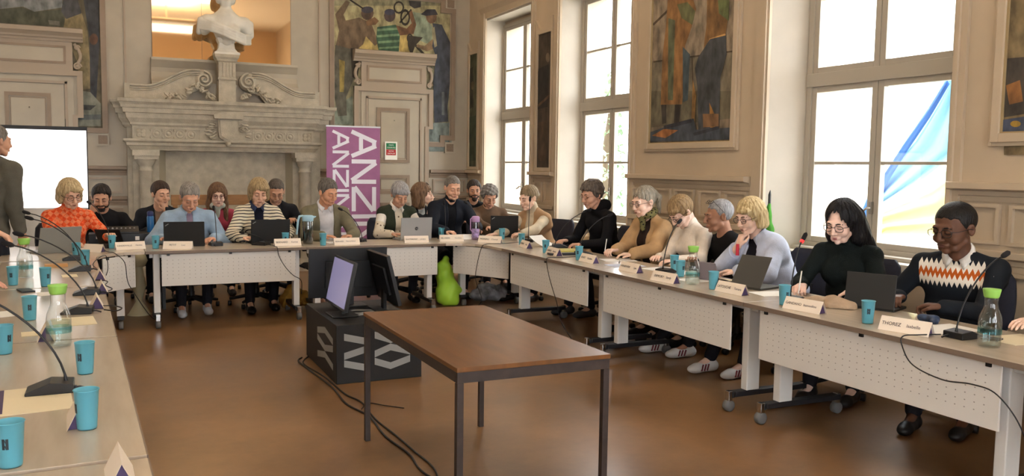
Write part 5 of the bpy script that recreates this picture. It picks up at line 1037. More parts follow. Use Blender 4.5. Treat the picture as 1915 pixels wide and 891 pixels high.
PPL['black'] = sit('woman with very long black hair and glasses in black top, writing by the nearest window', (4.78, 4.46), FR + .45, (4.47, 4.32, 1.365), sex='f', pitch=22, yaw=-10, roll=3, skinc=(236, 200, 184), hair=('longb', (14, 13, 15), (30, 28, 32)), brow=(30, 24, 22), top=(20, 27, 27), collar='turtle', glasses='big', bw=1.22, hR=dict(W=(4.24, 4.40, .80), D=(-.7, -.55, -.1), c=.95), hL=dict(W=(4.36, 4.02, .80), D=(-.55, .6, -.1), c=.5), h=.0055, mouth=(150, 70, 76), hs=1.10)
PPL['sweat'] = sit('man with glasses in black sweater with white and orange zigzag band', (4.86, 3.655), FR + .40, (4.53, 3.515, 1.385), pitch=14, yaw=-24, hw=1.2, skinc=SKD, hair=('crop', (18, 16, 16), (30, 27, 26)), brow=(20, 16, 15), top='zigzag', inner=(224, 220, 214), collar='shirt', glasses='big', bw=1.42, hR=dict(W=(4.38, 3.72, .81), D=(-.7, -.3, 0), c=.8), hL=dict(W=(4.34, 3.40, .80), D=(-.3, .9, 0), c=.7), mouth=(96, 56, 50), h=.0055, hs=1.12)
PPL['floral'] = sit('person in floral top with hand on a computer mouse, cut off at right', (4.96, 2.45), FR + .12, (4.66, 2.42, 1.36), sex='f', pitch=10, skinc=SKP, hair=('bob', (120, 90, 60)), top='floral', bw=1.15, hR=dict(W=(4.27, 2.88, .785), D=(-.9, .15, -.05), c=.3, e=(-.2, .5, -1)), hL=dict(W=(4.45, 2.1, .8)), legs=True)
PPL['carafe_hand'] = sit('person in black jacket gripping the green cap of a carafe at left', (-1.32, 7.05), 0, (-1.12, 7.10, 1.38), pitch=10, skinc=SK, hair=('short', (80, 70, 60)), top=(26, 27, 30), hL=dict(W=(-.655, 6.93, 1.085), D=(.8, 0, -.45), c=.7, n=(0, 0, 1), e=(.1, .6, -.9)), hR=dict(W=(-.95, 6.7, .82)), bw=1.1)
PPL['left_hand'] = sit('person at the left edge with only a pointing hand reaching into the photo', (-1.42, 6.0), 0, (-1.18, 6.0, 1.36), pitch=10, skinc=(214, 160, 140), hair=('short', (80, 70, 60)), top=(60, 58, 62), hL=dict(W=(-.76, 6.12, .83), D=(.95, .1, -.15), c=.25), hR=dict(W=(-.9, 5.7, .82)))
person('grey-haired man standing in a grey tweed blazer in front of the projection screen', (-1.0, 8.75), PI / 2 - .5, (-.09, -.02, 1.87), pitch=4, yaw=-25, skinc=SKT, hair=('short', (96, 90, 84)), coat=(92, 90, 82), top=(70, 70, 72), bw=1.08, stand=True, hR=dict(w=(-.255, -.06, .93), c=.5, e=(-.15, 1, 0)), hL=dict(w=(.255, -.06, .93), c=.5, e=(.15, 1, 0)), pants=(44, 46, 54), chair=False, hs=1.04)
_first = None
for (root, loc, face) in CH:
    lab = 'swivel office chair seating the ' + root['label'].replace('person ', 'person ')
    w_ = lab.split(); lab = ' '.join(w_[:15]).rstrip(',')
    while lab.split()[-1] in ('and', 'in', 'the', 'with', 'a', 'of', 'by', 'behind', 'over', 'on', 'to', 'at', 'his', 'her', 'from', 'an', 'or'): lab = ' '.join(lab.split()[:-1])
    if _first is None: _first = office_chair(lab, (loc[0], loc[1], 0), face + PI / 2)
    else: dup(_first, (loc[0], loc[1], 0), face + PI / 2, lab)
# ------------------------------------------------------------------ marble bust
def bust():
    root = thing('bust', 'white marble bust of a draped woman on the fireplace pedestal', 'bust', (1.495, 12.84, 3.09)); mb = mat('white_marble', (206, 202, 192), .5, var=.06, vscale=5)
    g = Clay((-.42, -.26, 0), (.42, .26, .98), .011)
    g.cone((0, 0, .32), (0, 0, .50), .15, .16, .08); g.cone((-.24, 0, .44), (.24, 0, .44), .115, .115, .06); g.ell((-.29, 0, .36), (.08, .10, .10), .05); g.ell((.29, 0, .36), (.08, .10, .10), .05)
    for s in (-1, 1): g.ell((s * .09, -.13, .33), (.085, .07, .085), .05)
    g.cone((0, 0, .20), (0, 0, .3), .11, .15, .04); g.cone((0, .01, .5), (0, -.01, .68), .075, .068, .05)
    g.ell((0, 0, .80), (.10, .125, .13), .02); g.ell((0, -.04, .745), (.08, .085, .10), .03); g.cone((0, -.12, .80), (0, -.145, .755), .012, .018, .01); g.ell((0, .02, .86), (.12, .14, .10), .03); g.ell((0, .14, .80), (.06, .05, .06), .03)
    for s in (-1, 1): g.ell((s * .04, -.125, .79), (.022, .02, .014), .008, None, True); g.ell((s * .10, 0, .80), (.04, .08, .09), .03)
    g.build('figure', mb, root)
    d = Clay((-.42, -.28, .1), (.42, .26, .6), .011)
    pts = [(-.33, -.06, .45), (-.2, -.17, .42), (-.05, -.22, .37), (.1, -.21, .31), (.24, -.14, .27), (.32, -.02, .29)]
    for k in range(4):
        for a, b in zip(pts[:-1], pts[1:]): g2 = np.array([0, 0, -.035 * k]); d.cone(np.array(a) * [1, 1 - .03 * k, 1] + g2, np.array(b) * [1, 1 - .03 * k, 1] + g2, .026, .026, .006)
    d.cone((-.33, -.04, .46), (-.36, 0, .30), .05, .04, .02); d.cone((.33, -.02, .30), (.33, .02, .46), .05, .05, .02); d.build('drapery', mb, root)
    s = MB(); loft(s, -.13, .13, -.11, .11, [(0, .04), (.03, .04), (.045, .01), (.09, -.02), (.16, -.03), (.20, -.01), (.23, 0)]); s.build('socle', mb, root)
bust()
# ------------------------------------------------------------------ projection screen and banner
ps = thing('projection_screen', 'white tripod projection screen lit by a projector, behind the orange jacket', 'screen', (-1.35, 11.2, 0))
xr_, zt_ = on_y(163, 240, 11.2)[0] + 1.35, on_y(163, 240, 11.2)[2]; zt_ = float(zt_)
MB().box(-1.1, xr_ - .012, -.004, 0, 1.03, zt_ - .03).build('projected_picture', mat('projected_light', (255, 255, 255), .6, emit=1.35), ps)
MB().box(-1.1, xr_ - .012, -.004, 0, .45, 1.029).build('cloth', mat('screen_cloth', (226, 228, 232), .8), ps)
f = MB(); f.box(-1.12, xr_, -.01, .01, zt_ - .03, zt_ + .012); f.box(xr_ - .012, xr_, -.008, .006, .45, zt_ - .03); f.box(-1.1, xr_, -.02, .03, .40, .45); f.build('border', blackp, ps)
MB().tube([(-.1, .04, .02), (-.1, .04, zt_ + .06)], .016).build('pole', blackp, ps)
for a in (.4, 2.5, 4.6): MB().tube([(-.1, .04, .45), (-.1 + .4 * math.cos(a), .04 + .4 * math.sin(a), .012)], .012).build('leg', blackp, ps)
MB().lathe([(0, 0), (.02, 0), (.02, .04), (0, .05)], (xr_ - 1.0, 0, zt_ + .01), 10).build('knob', blackp, ps)
bn = thing('roll_up_banner', 'purple roll-up banner with large white sideways letters ANZIN', 'banner', (2.82, 12.45, 0), 0)
bw_ = .80; pur = mat('purple_banner_vinyl', (152, 96, 138), .6, var=.04)
MB().box(0, bw_, -.002, .002, .08, 2.12).build('print', pur, bn); MB().box(-.005, bw_ + .005, -.008, .008, 2.12, 2.142).build('top_rail', mat('aluminium', (200, 200, 204), .35, .8), bn); MB().bbox(-.02, bw_ + .02, -.09, .09, 0, .08, .01).build('cassette', mat('aluminium', (200, 200, 204), .35, .8), bn); MB().tube([(bw_ / 2, .02, .08), (bw_ / 2, .02, 2.12)], .008).build('pole', blackp, bn)
lw = mat('banner_white_letter', (226, 224, 236), .6)
def stroke(m, a, b, w_): L = line(a[0], a[1], b[0], b[1], w_); yy = -.0035 - .00015 * (len(m.f) % 7); m.add([(x, yy, z) for x, z in L], [(0, 1, 2, 3)])
def letters(x0, x1, z_top, size, seq, sw):
    m = MB(); z = z_top    # letters turned a quarter clockwise: their tops point to the right
    for ch in seq:
        h_ = size
        if ch == 'A':
            xm = x0 + (x1 - x0) * .38; f_ = .5 - (xm - x0) / (x1 - x0) * .5; stroke(m, (x0, z), (x1, z - h_ * .43), sw); stroke(m, (x0, z - h_), (x1, z - h_ * .57), sw); stroke(m, (x1 - sw * .5, z - h_ * .40), (x1 - sw * .5, z - h_ * .60), sw); stroke(m, (xm, z - h_ * .24), (xm, z - h_ * .76), sw)
        elif ch == 'N': stroke(m, (x0, z - sw / 2), (x1, z - sw / 2), sw); stroke(m, (x0, z - h_ + sw / 2), (x1, z - h_ + sw / 2), sw); stroke(m, (x1, z - sw * .8), (x0, z - h_ + sw * .8), sw)
        elif ch == 'Z': stroke(m, (x0 + sw / 2, z), (x0 + sw / 2, z - h_), sw); stroke(m, (x1 - sw / 2, z), (x1 - sw / 2, z - h_), sw); stroke(m, (x0 + sw * .7, z), (x1 - sw * .7, z - h_), sw)
        elif ch == 'I': h_ = sw; stroke(m, (x0, z - sw / 2), (x1, z - sw / 2), sw)
        z -= h_ + sw * .75
    return m
letters(.37, .74, 2.06, .36, 'ANZIN', .062).build('large_lettering', lw, bn); letters(.09, .33, 2.06, .25, 'ANZINANZIN', .042).build('small_lettering', lw, bn)
# ------------------------------------------------------------------ things on the desks
TZ = .7405
cupm = mat('blue_translucent_plastic', (100, 174, 194), .35, trans=0, spec=.4)
_b = cupm.node_tree.nodes['Principled BSDF']; _b.inputs['Subsurface Weight'].default_value = .3; _b.inputs['Subsurface Radius'].default_value = (.02, .02, .02)
CUPS = thing('cup', 'blue plastic cup beside the GANDAHO card', 'cup', (3.77, 4.06, TZ), 0, 'blue plastic cups on the desks')
MB().lathe([(0, .003), (.026, .003), (.027, .0), (.029, .006), (.036, .122), (.0385, .124), (.0375, .126), (.035, .124), (.0275, .010), (0, .009)], n=28).build('body', cupm, CUPS)
_pm = MB()
def _q(a0, z0, a1, z1, w_=.0035):
    r0, r1 = .0295 + z0 * .056, .0295 + z1 * .056; da = w_ / r0
    _pm.add([(r0 * math.cos(a0 - da), r0 * math.sin(a0 - da), z0), (r0 * math.cos(a0 + da), r0 * math.sin(a0 + da), z0), (r1 * math.cos(a1 + da), r1 * math.sin(a1 + da), z1), (r1 * math.cos(a1 - da), r1 * math.sin(a1 - da), z1)], [(0, 1, 2, 3)])
_q(-1.9, .055, -1.9, .085); _q(-1.9, .085, -1.62, .055); _q(-1.62, .055, -1.62, .085)
_pm.build('printed_mark', mat('cup_print', (40, 52, 60), .5), CUPS)
for (x, y, lab) in [(3.76, 3.40, 'blue plastic cup to the left of the THOREZ card'), (3.79, 4.78, 'blue plastic cup to the left of the LATOUCHE card'), (3.99, 5.44, 'blue plastic cup between the DEMORY card and its microphone'), (4.19, 5.80, 'blue plastic cup in front of the white sweater, leftmost of that pair'),
        (3.82, 6.74, 'blue plastic cup by the loose cable hanging from the camel coat desk'), (3.82, 7.40, 'blue plastic cup beside the yellow folder'), (3.95, 8.22, 'blue plastic cup in front of the bun-haired woman, nearest the camera'), (4.05, 8.95, 'blue plastic cup by the right hand of the bun-haired woman'),
        (3.41, 9.22, 'blue plastic cup at the right side of the silver laptop'), (1.95, 8.78, 'blue plastic cup beside the tall pitcher with pale blue lid'), (1.60, 8.95, 'blue plastic cup in front of the second black laptop'), (.36, 8.90, 'blue plastic cup left of the first black laptop'), (-.02, 9.05, 'blue plastic cup left of the audio gear behind the first name card'),
        (-.30, 8.30, 'blue plastic cup standing behind the farthest left microphone'), (-.215, 7.60, 'blue plastic cup at the inner edge of the left row, third from far end'), (-.09, 2.93, 'blue plastic cup in front of a name card on the near left desk'), (-.115, 3.71, 'blue plastic cup right of the nearest left microphone base'), (-.27, 2.64, 'large-looking blue plastic cup cut by the left edge, nearest the camera'),
        (-.44, 4.22, 'blue plastic cup at the left edge above the nearest microphone neck'), (-.41, 5.08, 'blue plastic cup left of the nearest green-capped carafe'), (-.42, 6.42, 'blue plastic cup near the laminated sheet in the middle of the left row'), (-.62, 6.55, 'blue plastic cup behind the pointing hand on the left')]:
    dup(CUPS, (x, y, TZ), random.uniform(-1, 1), lab)
# name cards
cardm = mat('name_card_paper', (236, 222, 206), .6); cardi = mat('name_card_end', (74, 58, 96), .6); ink = mat('card_ink', (66, 58, 60), .6)
def card(label, p, rz, name, first, L=.27):
    d = thing('name_card', label, 'name card', (p[0], p[1], TZ), rz, 'folded name cards on the desks')
    m = MB(); h_, w_ = .072, .036
    m.add([(-L / 2, -w_, 0), (L / 2, -w_, 0), (L / 2, 0, h_), (-L / 2, 0, h_), (-L / 2, w_, 0), (L / 2, w_, 0)], [(0, 1, 2, 3), (3, 2, 5, 4)], 0); o = m.build('folded_card', [cardm], d); s = o.modifiers.new('s', 'SOLIDIFY'); s.thickness = .0012
    for e_ in (L / 2 - .011, -L / 2 + .011): MB().add([(e_, -w_ + .004, .001), (e_, w_ - .004, .001), (e_, 0, h_ - .005)], [(0, 1, 2)]).build('purple_end', cardi, d)
    if not name: return d
    n_ = nrm((0, -h_, w_)); up = nrm((0, w_, h_)); M = frame_M((1, 0, 0), tuple(up), (0, -w_ / 2 + n_[1] * .0012, h_ / 2 + n_[2] * .0012)); M2 = M.copy()
    tot = len(name) * .0205 + len(first) * .0135 + .016; k = min(1, .245 / tot); x0 = -tot * k / 2
    M[0][3] = x0; text(name, d, M, .027 * k, ink); M2[0][3] = x0 + (len(name) * .0205 + .012) * k; text(first, d, M2, .025 * k, mat('card_ink_light', (112, 102, 104), .6)); return d
RW = -PI / 2
for (a, b, nm, fi, lab) in [((3.71, 3.26), (3.77, 3.0), 'THOREZ', 'Isabelle', 'name card reading THOREZ Isabelle in front of the zigzag sweater'), ((3.715, 3.98), (3.75, 3.72), 'GANDAHO', 'Inanoudiou', 'name card reading GANDAHO in front of the black-haired woman'), ((3.79, 4.72), (3.80, 4.46), 'LATOUCHE', 'Tamara', 'name card reading LATOUCHE Tamara in front of the lilac jacket'),
        ((3.69, 5.36), (3.71, 5.10), 'DEMORY', 'Sandy', 'name card reading DEMORY beside the far green-capped carafe'), ((3.80, 5.98), (3.80, 5.72), 'WISNIEWSKI', 'Lysa', 'name card with long surname beside the mic in front of the camel coat'), ((3.82, 6.68), (3.81, 6.42), 'BLARY', 'Claudine', 'name card before the camel-coated writer, next to the blue-printed papers'),
        ((3.82, 7.34), (3.80, 7.08), 'DUBOIS', 'Patrick', 'name card in front of the yellow folder'), ((3.90, 8.10), (3.86, 7.84), 'LEFEBVRE', 'Marie', 'name card in front of the bun-haired woman, right of her cup'), ((3.66, 8.72), (3.86, 8.52), 'MOREAU', 'Chantal', 'name card on the curve of the corner desk left of the cable'),
        ((3.26, 8.90), (3.54, 8.86), 'BELABBES', 'Nordine', 'name card in front of the navy high-neck jacket'), ((2.84, 8.86), (3.12, 8.84), 'QUATREBOEUF', 'Jocelyne', 'name card in front of the silver laptop'), ((2.05, 8.80), (2.35, 8.80), 'BERNARD', 'Pierre-Michel', 'name card in front of the grey-green cardigan'),
        ((1.46, 8.86), (1.75, 8.88), 'BERNARD', 'Karine', 'name card in front of the striped cardigan, left of the pitcher'), ((.42, 8.88), (.70, 8.80), 'PETIT', 'Luc', 'name card in front of the first black laptop'), ((-.01, 8.88), (.28, 8.96), 'VANDEWALLE', 'Martine', 'name card in front of the audio gear at the left of the fireplace row')]:
    c = ((a[0] + b[0]) / 2, (a[1] + b[1]) / 2); card(lab, c, math.atan2(b[1] - a[1], b[0] - a[0]), nm, fi)
for (x, y, lab) in [(.0, 2.42, 'name card at the bottom edge of the photo on the left row'), (-.115, 3.02, 'name card half hidden by a cup on the near left desk'), (-.30, 4.52, 'name card left of the nearest green-capped carafe'), (-.10, 5.42, 'name card right of the second left microphone base'), (-.08, 6.02, 'name card behind the second left microphone base'), (-.10, 6.7, 'name card on the left row partly behind the microphone neck'), (-.17, 8.75, 'flat-looking name card near the open end of the left corner desk')]:
    card(lab, (x, y), PI / 2 + (.04 if y < 8 else .9), '', '', .2)
# microphones
micb = mat('microphone_black', (26, 26, 29), .4); foam = mat('foam_windscreen', (30, 28, 32), .95, bump=.6, bscale=300); rring = mat('red_light_ring', (230, 40, 40), .4, emit=1.5)
def mic(label, p, aim, reach, height, red=False, tall=0):
    """base at p, neck leaning towards aim (angle), ending reach metres away and height above the desk"""
    d = thing('conference_microphone', label, 'microphone', (p[0], p[1], TZ), aim, 'gooseneck microphones')
    b = MB(); b.prism([(-.055, 0), (.10, 0), (.10, .012), (.02, .042), (-.055, .034)], 'y', -.058, .058); b.build('base', micb, d, .004)
    MB().box(-.02, .06, -.03, .03, .018, .0185).xf(np.eye(3), (0.0, 0, .008)).build('key_plate', mat('key_grey', (150, 150, 150), .4), d) if 0 else None
    pts = [(-.03, 0, .03)] + [(-.03 + reach * (t ** 1.6), 0, .03 + (height - .03) * (1 - (1 - t) ** 1.35)) for t in np.linspace(.06, 1, 12)]
    MB().tube(pts, [.009] + [.0042] * (len(pts) - 1), 8).build('gooseneck', micb, d)
    e = np.array(pts[-1]); t = nrm(e - np.array(pts[-3])); MB().tube([e - t * .012, e, e + t * .012, e + t * .04, e + t * .052], [.006, .0125, .0145, .0135, .005], 12).build('windscreen', foam, d)
    if red: MB().tube([e - t * .022, e - t * .008], [.0125, .0135], 12).build('light_ring', rring, d)
    pl = MB(); pl.box(-.064, -.054, .015, .03, .008, .02); pl.tube([(-.054, .022, .014), (-.075, .022, .014), (-.10, .024, .006)], .0045); pl.build('plug', blackp, d); return d
mic('gooseneck microphone beside the right-hand green-capped carafe', (3.88, 2.92), -.05, .30, .41); mic('gooseneck microphone with red ring pointing at the black-haired woman', (3.90, 4.12), .15, .10, .40, True)
mic('gooseneck microphone in front of the white sweater', (4.0, 5.66), .35, .20, .40); mic('gooseneck microphone upright before the bun-haired woman', (4.20, 8.55), .9, .05, .46); mic('gooseneck microphone slanting left of the curly-haired man', (4.20, 7.86), -.3, .33, .38); mic('gooseneck microphone slanting across the black hooded top', (4.05, 7.10), -.15, .30, .38)
mic('gooseneck microphone between the two black laptops', (.93, 9.05), PI / 2 + .1, .10, .36); mic('gooseneck microphone in front of the second black laptop', (1.38, 8.98), PI / 2 + .9, .25, .12); mic('gooseneck microphone right of the grey-green cardigan', (2.42, 9.1), PI / 2 + .8, .25, .34); mic('gooseneck microphone right of the navy jacket', (3.85, 9.15), PI / 2 + .5, .22, .40); mic('gooseneck microphone left of the navy jacket', (3.42, 9.14), PI / 2, .05, .40)
mic('nearest gooseneck microphone on the left row, neck crossing to the left edge', (-.20, 3.46), PI, .36, .40); mic('second gooseneck microphone on the left row behind the carafe', (-.17, 5.22), PI - .12, .36, .38)
mic('third gooseneck microphone on the left row, partly behind the name cards', (-.14, 5.95), PI - .05, .40, .38); mic('fourth gooseneck microphone on the left row over the calendar sheet', (-.22, 7.25), PI, .36, .40); mic('fifth gooseneck microphone, left of the pair at the far left end', (-.30, 8.05), PI + .1, .36, .40); mic('gooseneck microphone in front of the orange checked jacket', (-.05, 9.12), PI - .9, .28, .42)
# cables
cab = mat('black_cable', (24, 22, 24), .5)
def cable(label, pts, r=.0035, cat='cable', m=None):
    P_ = [np.array(p, float) for p in pts]; out = []
    for i in range(len(P_) - 1):
        a, b, c, d = P_[max(i - 1, 0)], P_[i], P_[i + 1], P_[min(i + 2, len(P_) - 1)]
        for t in np.linspace(0, 1, 8, endpoint=False): out.append(.5 * ((2 * b) + (-a + c) * t + (2 * a - 5 * b + 4 * c - d) * t * t + (-a + 3 * b - 3 * c + d) * t ** 3))
    out.append(P_[-1]); return tag(MB().tube(out, r, 6).build('cable', m or cab), label, cat)
cable('black cable drooping from the right-hand microphone over the perforated panel', [(3.80, 2.97, .755), (3.70, 3.02, .75), (3.60, 3.03, .748), (3.588, 3.02, .70), (3.585, 2.95, .62), (3.585, 2.78, .585), (3.585, 2.62, .60), (3.588, 2.50, .58), (3.62, 2.40, .45), (3.7, 2.36, .2)])
cable('black cable hanging from the desk before the camel coat', [(4.0, 6.95, .75), (3.75, 6.93, .746), (3.61, 6.94, .747), (3.588, 6.93, .71), (3.585, 6.88, .60), (3.585, 6.80, .48), (3.59, 6.72, .36), (3.62, 6.70, .2), (3.7, 6.6, .02)])
cable('black cable hanging over the curved corner desk', [(4.1, 8.5, .75), (3.8, 8.38, .747), (3.6, 8.36, .748), (3.55, 8.38, .70), (3.53, 8.45, .5), (3.52, 8.45, .35), (3.55, 8.35, .15), (3.50, 8.4, .02), (3.8, 8.2, .012)])
cable('black cable drooping across the panel of the laptop desk', [(1.45, 8.95, .75), (1.46, 8.7, .748), (1.465, 8.63, .74), (1.48, 8.635, .66), (1.54, 8.64, .55), (1.62, 8.645, .46), (1.70, 8.66, .40), (1.72, 8.75, .25)])
cable('black cable looping over the left corner desk edge to the floor', [(-.12, 8.9, .75), (-.05, 8.6, .75), (.0, 8.50, .745), (.08, 8.50, .66), (.1, 8.48, .5), (.14, 8.5, .4), (.3, 8.8, .1), (.4, 9.0, .02)])
cable('black cable running off the left row desk by the far microphones', [(-.13, 7.3, .75), (-.16, 7.6, .747), (-.14, 7.95, .747), (-.08, 8.3, .75), (-.06, 8.35, .70), (-.06, 8.4, .6), (-.10, 8.5, .5), (-.15, 8.6, .45)])
cable('short black cable from the second left microphone', [(-.06, 5.2, .755), (.0, 5.18, .748), (.03, 5.28, .747), (-.02, 5.38, .747), (-.1, 5.4, .747)])
cable('short black cable from the third left microphone running right', [(-.04, 5.95, .755), (-.02, 6.1, .748), (-.06, 6.3, .747), (-.05, 6.5, .747), (-.12, 6.6, .747)])
cable('black cable trailing from the black box past the lone table', [(1.36, 6.92, .006), (1.31, 6.8, .006), (1.33, 6.45, .006), (1.37, 5.9, .006), (1.36, 5.45, .006), (1.42, 5.12, .006), (1.40, 4.7, .006), (1.43, 4.35, .006), (1.41, 4.05, .006), (1.5, 3.6, .006), (1.48, 3.0, .006)], .006)
cable('second black cable twined beside the first on the brown floor', [(1.42, 6.95, .006), (1.33, 6.7, .006), (1.39, 6.2, .006), (1.41, 5.7, .006), (1.46, 5.45, .006), (1.44, 5.05, .006), (1.46, 4.7, .006), (1.47, 4.4, .006), (1.48, 4.1, .006), (1.42, 3.7, .006), (1.55, 3.1, .006)], .0055)
cable('thin stray wire end beside the leg of the lone table', [(1.42, 5.3, .004), (1.5, 5.42, .004), (1.58, 5.33, .004), (1.68, 5.22, .004)], .003)
# carafes
def glassmat(name, rgb, a=.25):
    if name in MATS: return MATS[name]
    m = bpy.data.materials.new(name); m.use_nodes = True; nt = m.node_tree; nt.nodes.clear(); o = nt.nodes.new('ShaderNodeOutputMaterial'); mx = nt.nodes.new('ShaderNodeMixShader'); t = nt.nodes.new('ShaderNodeBsdfTransparent'); g = nt.nodes.new('ShaderNodeBsdfGlossy'); lw_ = nt.nodes.new('ShaderNodeLayerWeight'); mp = nt.nodes.new('ShaderNodeMapRange')
    t.inputs[0].default_value = lin(rgb); g.inputs['Roughness'].default_value = .04; lw_.inputs[0].default_value = .35; mp.inputs['To Min'].default_value = a * .3; mp.inputs['To Max'].default_value = a * 2.6; nt.links.new(lw_.outputs['Facing'], mp.inputs['Value']); nt.links.new(mp.outputs[0], mx.inputs[0]); nt.links.new(t.outputs[0], mx.inputs[1]); nt.links.new(g.outputs[0], mx.inputs[2]); nt.links.new(mx.outputs[0], o.inputs[0]); MATS[name] = m; return m
gl = glassmat('clear_glass', (250, 252, 251), .2); wat = glassmat('water', (240, 248, 248), .08); grn = mat('green_cap', (150, 206, 96), .45); teal = glassmat('teal_print', (186, 230, 234), .08)
CF = thing('carafe', 'glass water carafe with green cap beside the right-hand microphone', 'carafe', (3.82, 2.72, TZ), 0, 'glass carafes with green caps')
MB().lathe([(0, .004), (.048, .004), (.052, .012), (.052, .12), (.048, .15), (.034, .185), (.030, .205), (.031, .245)], n=28).build('glass', gl, CF); MB().lathe([(0, .008), (.048, .01), (.0485, .118), (0, .118)], n=24).build('water', wat, CF)
MB().lathe([(.0525, .065), (.0525, .092)], n=28).build('teal_band', teal, CF); MB().lathe([(0, .238), (.030, .238), (.034, .245), (.040, .275), (.040, .281), (0, .283)], n=28).build('cap', grn, CF)
dup(CF, (3.79, 5.02, TZ), .8, 'glass water carafe with green cap in front of the shaved grey head'); dup(CF, (-.235, 4.30, TZ), 2, 'glass water carafe with green cap on the left row, nearest the camera'); dup(CF, (-.58, 6.93, TZ), 3, 'glass water carafe with green cap gripped by a hand at the left edge')
pt = thing('pitcher', 'tall pitcher with pale blue lid and long handle near the grey-green cardigan', 'pitcher', (1.84, 9.0, TZ)); MB().lathe([(0, .004), (.05, .004), (.053, .02), (.058, .23), (.05, .26)], n=24).build('glass', glassmat('smoky_glass', (150, 165, 165), .3), pt); MB().lathe([(0, .01), (.049, .01), (.053, .14), (0, .14)], n=20).build('water', glassmat('dim_water', (170, 190, 188), .1), pt)
plb = mat('pale_blue_plastic', (158, 196, 214), .5); q = MB(); q.lathe([(.053, .235), (.058, .25), (.06, .29), (.05, .30), (0, .302)], n=24); q.add([(.05, -.02, .295), (.09, 0, .29), (.05, .02, .295), (.05, -.02, .265), (.085, 0, .28), (.05, .02, .265)], [(0, 1, 2), (0, 3, 4, 1), (1, 4, 5, 2)]); q.build('lid', plb, pt); MB().tube([(-.05, 0, .295), (-.085, 0, .29), (-.10, 0, .25), (-.115, 0, .10)], [.012, .013, .012, .009], 8).build('handle', plb, pt)
bt = thing('water_bottle', 'lilac-lidded clear bottle with purple label on the corner desk', 'bottle', (3.72, 8.95, TZ)); lil = mat('lilac_plastic', (176, 140, 188), .45); MB().lathe([(0, .002), (.042, .002), (.044, .01), (.044, .20), (.040, .215)], n=24).build('body', glassmat('lilac_clear', (190, 170, 205), .3), bt); MB().lathe([(.0445, .03), (.0445, .13)], n=24).build('label_band', mat('bottle_label', (150, 130, 176), .5, var=.3, vscale=30), bt); MB().lathe([(.042, .205), (.046, .21), (.046, .262), (.03, .272), (0, .272)], n=24).build('lid', lil, bt); MB().tube([(-.045, 0, .25), (-.062, 0, .24), (-.062, 0, .12), (-.047, 0, .10)], .007).build('strap', lil, bt)
# laptops
def laptop(label, p, rz, lid_m, w_=.36, d_=.24, ang=100, mark=None, base_m=None, cat='laptop', name='laptop'):
    """lid back faces local -y"""
    d = thing(name, label, cat, (p[0], p[1], TZ), rz); MB().bbox(-w_ / 2, w_ / 2, 0, d_, 0, .016, .003).build('keyboard_base', base_m or lid_m, d)
    l = MB().bbox(-w_ / 2, w_ / 2, -.007, 0, 0, d_, .003); a = R(100 - ang) if 0 else R(ang - 90); l.xf(Rx(a), (0, 0, .012)); lo_ = l.build('lid', lid_m, d)
    s = MB().box(-w_ / 2 + .01, w_ / 2 - .01, .0003, .001, .015, d_ - .01).xf(Rx(a), (0, 0, .012)); s.build('screen', mat('laptop_screen', (70, 84, 100), .3, emit=.4), lo_)
    if mark == 'bar': MB().add([(-w_ / 2 + .012, -.0078, d_ - .040), (-w_ / 2 + .018, -.0078, d_ - .044), (-w_ / 2 + .050, -.0078, d_ - .022), (-w_ / 2 + .044, -.0078, d_ - .018)], [(0, 1, 2, 3)]).xf(Rx(a), (0, 0, .012)).build('badge', mat('badge_silver', (150, 150, 150), .4), lo_)
    if mark == 'disc':
        MB().lathe([(0, -.0085), (.019, -.0085), (.019, -.007)], (0, 0, d_ / 2 + .0), 24, axis='y').xf(Rx(a), (0, 0, .012)).build('badge', mat('badge_dark', (52, 56, 62), .3), lo_)
        text('hp', lo_, Matrix.Translation((0, 0, .012)) @ Matrix.Rotation(a, 4, 'X') @ frame_M((1, 0, 0), (0, 0, 1), (0, -.0092, d_ / 2)), .024, mat('badge_silver', (150, 150, 150), .4), align='CENTER')
    return d
lb = mat('matte_black_lid', (20, 20, 21), .5); ls = mat('silver_lid', (176, 178, 180), .35, .5)
laptop('black laptop in front of the man in light blue jacket', (.635, 9.08), -.12, lb, .38, .24, 100, 'bar'); laptop('black laptop in front of the striped cardigan', (1.48, 9.15), .05, lb, .40, .245, 98, 'bar'); laptop('silver laptop with round dark badge in front of the grey-haired woman', (3.06, 9.10), .06, ls, .37, .245, 96, 'disc'); laptop('black laptop in front of the brown sweater in the corner', (4.20, 9.22), -.35, lb, .33, .25, 100, 'bar', )
laptop('grey laptop opened towards the left beside the orange checked jacket', (-.46, 8.72), .45, mat('grey_alloy_lid', (142, 142, 138), .45, .2), .36, .24, 108); laptop('dark tablet computer held by the woman in orange checks', (-.02, 9.30), -.5, lb, .26, .18, 118, name='tablet')
laptop('dark grey tablet case leaning back before the lilac jacket', (4.02, 4.72), -PI / 2 + .25, mat('charcoal_case', (62, 60, 56), .6), .25, .25, 58, name='tablet'); laptop('dark keyboard tablet in front of the zigzag sweater', (4.14, 3.74), -PI / 2 + .38, mat('black_case', (36, 36, 36), .6), .30, .21, 82, name='tablet'); laptop('small grey-lilac tablet behind the far green-capped carafe', (4.05, 5.16), -PI / 2 + .3, mat('lilac_grey_case', (128, 118, 126), .5), .19, .15, 115, name='tablet')
